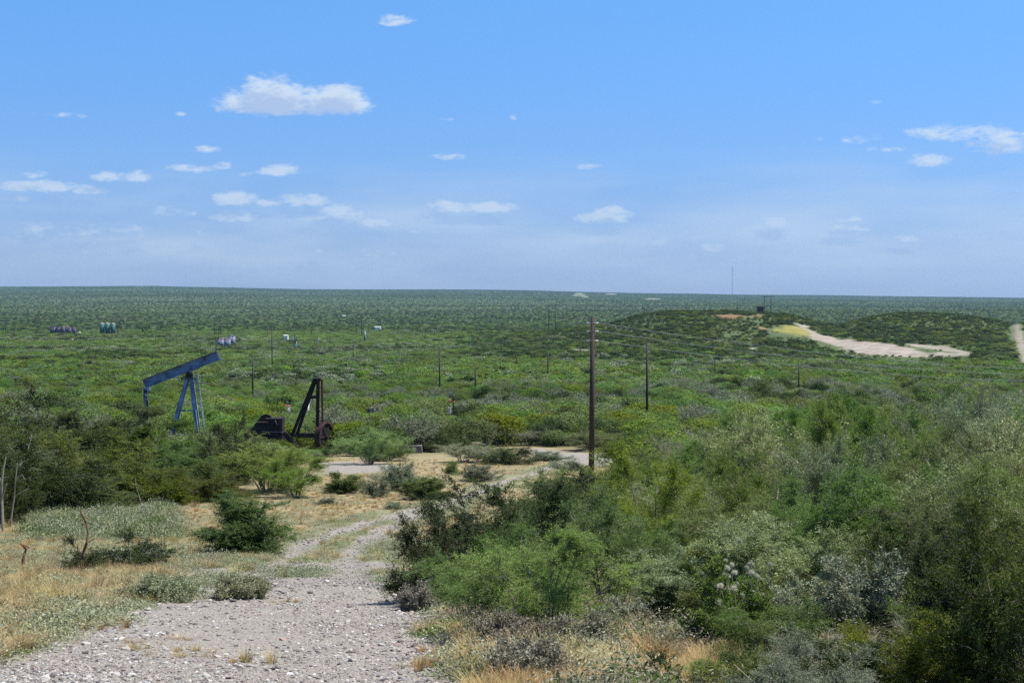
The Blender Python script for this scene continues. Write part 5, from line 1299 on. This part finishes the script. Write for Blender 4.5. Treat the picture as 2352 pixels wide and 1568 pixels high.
# thicket floor on the right: gold grass and grey herbs
X, Y = pts_in(5200, 7.0, 22, 1060, 2450); g_, *_r = masks(X, Y); fl = fbm(X, Y, 1.6, 3, 95)
k = (g_ < .3) & (fl > .03); X, Y = X[k], Y[k]; r_ = rng.random(len(X))
lay('golden_grass', X, Y, GRASS, np.select([r_ < .45, r_ < .6, r_ < .8], [2, 0, 3], 1), .25, .8, ('golden dry grass under the front of the right thicket', 'grass'), flat=(.5, 1))
X, Y = pts_in(3000, 7.0, 22, 1060, 2450); g_, *_r = masks(X, Y); fl = fbm(X, Y, 1.6, 3, 95); k = (g_ < .3) & (fl < .12); X, Y = X[k], Y[k]
lay('grey_herbs', X, Y, HERB, np.where(rng.random(len(X)) < .7, 2, 3), .8, 1.5, ('grey dry herbs under the front of the right thicket', 'ground cover'), flat=(.8, 1.5))
# few tufts on the gravel
TG = []
for D, r0, k_ in ((230, 1448, 2), (535, 1522, 2), (300, 1490, 0), (470, 1495, 0), (430, 1510, 0), (690, 1382, 0), (380, 1470, 0), (40, 1475, 2), (20, 1465, 2), (70, 1410, 2), (62, 1420, 2), (75, 1428, 2), (975, 1530, 2), (1010, 1505, 2), (1060, 1540, 2)):
    g = ground(D, r0)
    for j in range(7): TG.append((g[0] + rng.normal(0, .13), g[1] + rng.normal(0, .13), k_ if rng.random() < .5 else 1))
TG = np.array(TG); lay('grass_tufts', TG[:, 0], TG[:, 1], GRASS, TG[:, 2].astype(int), .18, .5, ('scattered tufts of dry grass on the gravel', 'grass'))
# grey dome shaped herbs at the road edge
def herb_bush(D, base, wpx, top, label, mat='deadherb', seed=0):
    g = ground(D, base); d = g[1]; w_ = wpx / F * d; h_ = (base - top) / F * d
    G = shrub_geo(seed + 300, w_, h_, stems=18, br=8, tw=9, lv=22 if mat == 'herb' else 16, ll=.026, lw=.012 if mat == 'herb' else .009, upl=.6, full=True, twl=.5, base=.05)
    e = empty('low_herb', tuple(g)); tag(e, label, 'plant', 'grey domed herbs beside the road')
    for nm, me in (('crown', leaf_mesh('crown', G, mat)), ('branches', wood_mesh('branches', G, 'twig'))):
        o = bpy.data.objects.new(nm, me); COL.objects.link(o); o.parent = e
herb_bush(1170, 1500, 170, 1428, 'grey domed herb at the foot of the many stemmed bush, left one', seed=1)
herb_bush(1335, 1498, 160, 1436, 'grey domed herb right of the many stemmed bush foot', seed=2)
herb_bush(958, 1402, 95, 1352, 'grey domed herb at the left tip of the thicket beside the gravel', seed=3)
herb_bush(1215, 1560, 190, 1492, 'pale grey herb low at the bottom of the picture beside the gravel', seed=4)
herb_bush(552, 1374, 140, 1337, 'grey green domed herb alone in the gravel road', mat='herb', seed=5)
herb_bush(375, 1380, 170, 1345, 'grey green domed herb at the left edge of the gravel road', mat='herb', seed=6)
# climbing seed heads
root_g = ground(1690, 1490); e = empty('seed_head_plant', tuple(root_g)); tag(e, 'plant with cream fluffy seed heads at the front of the right thicket', 'plant')
gg = np.random.default_rng(5); dfl = root_g[1]; m = mb('twig')
for i in range(30):
    D = 1692 + gg.normal(0, 34); rw = 1325 + gg.normal(0, 32); p = at(D, rw, dfl) - np.array([e.location.x, e.location.y, e.location.z]); p[1] = gg.normal(0, .25)
    n = 150; v = norm(gg.normal(0, 1, (n, 3))); q_ = p + v * .006; L = gg.uniform(.012, .03, (n, 1)) * gg.uniform(.6, 1.3); s_ = norm(np.cross(v, gg.normal(0, 1, (n, 3)))) * .0015
    V = np.stack([q_ - s_, q_ + s_, q_ + v * L], 1).reshape(-1, 3)
    o = bpy.data.objects.new('seed_head', mesh_from('seed_head', V, np.arange(3 * n).reshape(-1, 3), [MAT['fluff']], np.repeat(gg.random(n), 3))); COL.objects.link(o); o.parent = e
    m.cyl((p[0] + gg.normal(0, .02), p[1], p[2] - .13), p, .003, .002, n=4)
m.obj('stems', e)
Gs = shrub_geo(77, .85, (1490 - 1285) / F * dfl, stems=9, br=9, tw=10, lv=22, ll=.03, lw=.014, full=True)
for nm, me in (('crown', leaf_mesh('crown', Gs, 'mid')), ('branches', wood_mesh('branches', Gs, 'twig'))):
    o = bpy.data.objects.new(nm, me); COL.objects.link(o); o.parent = e
# stones
def stone(seed):
    g = np.random.default_rng(seed); m = MB().mat(MAT['stone'])
    import bmesh
    bm = bmesh.new(); bmesh.ops.create_icosphere(bm, subdivisions=2, radius=1)
    f1 = g.normal(0, 1, (5, 3)); 
    for v in bm.verts:
        c = v.co.copy(); k_ = 1.0
        for f in f1:
            dd_ = c.dot(Vector(f).normalized()); 
            if dd_ > .62: c -= Vector(f).normalized() * (dd_ - .62) * .9
        v.co = c * (1 + g.normal(0, .03)); v.co.x *= 1.25; v.co.z *= .62
    me = bpy.data.meshes.new('stone'); bm.to_mesh(me); bm.free(); me.materials.append(MAT['stone']); return unlinked('stone', me)
ST = [stone(i) for i in range(5)]
X, Y = pts_in(90000, 6.5, 36, -420, 1180); g_, *_r = masks(X, Y); k = (g_ > .35 + .3 * rng.random(len(X))) & (rng.random(len(X)) < np.clip(.62 + 1.9 * fbm(X * .6, Y * .35, 1.1, 3, 99), .12, 1)); X, Y = X[k], Y[k]
sz = .0065 + .012 * rng.random(len(X)) ** 3 + .022 * (rng.random(len(X)) < .03) * rng.random(len(X))
sz *= 1 + .25 * fbm(X, Y, 1.5, 3, 97) * 2
scatter('gravel_stones', np.stack([X, Y, H(X, Y) + sz * .15], 1), rng.uniform(0, 6.28, len(X)), np.stack([sz] * 3, 1), rng.integers(0, 5, len(X)), ST, ('loose grey and brown stones on the gravel road', 'gravel'), tilt=rng.normal(0, .25, (len(X), 2)))
eg = np.array([ground(D_, np.interp(D_, [40, 180, 300, 425, 600, 850, 1050], [1468, 1434, 1412, 1384, 1342, 1345, 1440]) + rng.normal(0, 9)) for D_ in rng.uniform(60, 1050, 130)])
sz = rng.uniform(.016, .05, 130); scatter('edge_rocks', np.stack([eg[:, 0], eg[:, 1], eg[:, 2] + sz * .25], 1), rng.uniform(0, 6.28, 130), np.stack([sz] * 3, 1), rng.integers(0, 5, 130), ST, ('larger rocks along the edge of the gravel road', 'gravel'))
X, Y = pts_in(9000, 36, 110, 560, 1480); g_, *_r = masks(X, Y); k = g_ > .5; X, Y = X[k], Y[k]; sz = rng.uniform(.012, .04, len(X))
scatter('gravel_stones', np.stack([X, Y, H(X, Y)], 1), rng.uniform(0, 6.28, len(X)), np.stack([sz] * 3, 1), rng.integers(0, 5, len(X)), ST, ('loose stones on the track and the far pad', 'gravel'))

# ------------------------------------------------------------------ haze
m, t, o = newmat('haze_air')
pv = N(t, 'ShaderNodeVolumePrincipled'); pv.inputs['Color'].default_value = (.35, .58, .82, 1); pv.inputs['Density'].default_value = 5e-5
pv.inputs['Anisotropy'].default_value = .2
t.links.new(pv.outputs[0], o.inputs['Volume'])
hb = MB().mat(m); hb.box((0, 0, 0), (26000, 26000, 1)); ho = hb.obj('haze')
zmin = -260.0; zmax = 190.0
ho.scale = (1, 1, zmax - zmin); ho.location = (0, 0, (zmax + zmin) / 2); tag(ho, kind='stuff')
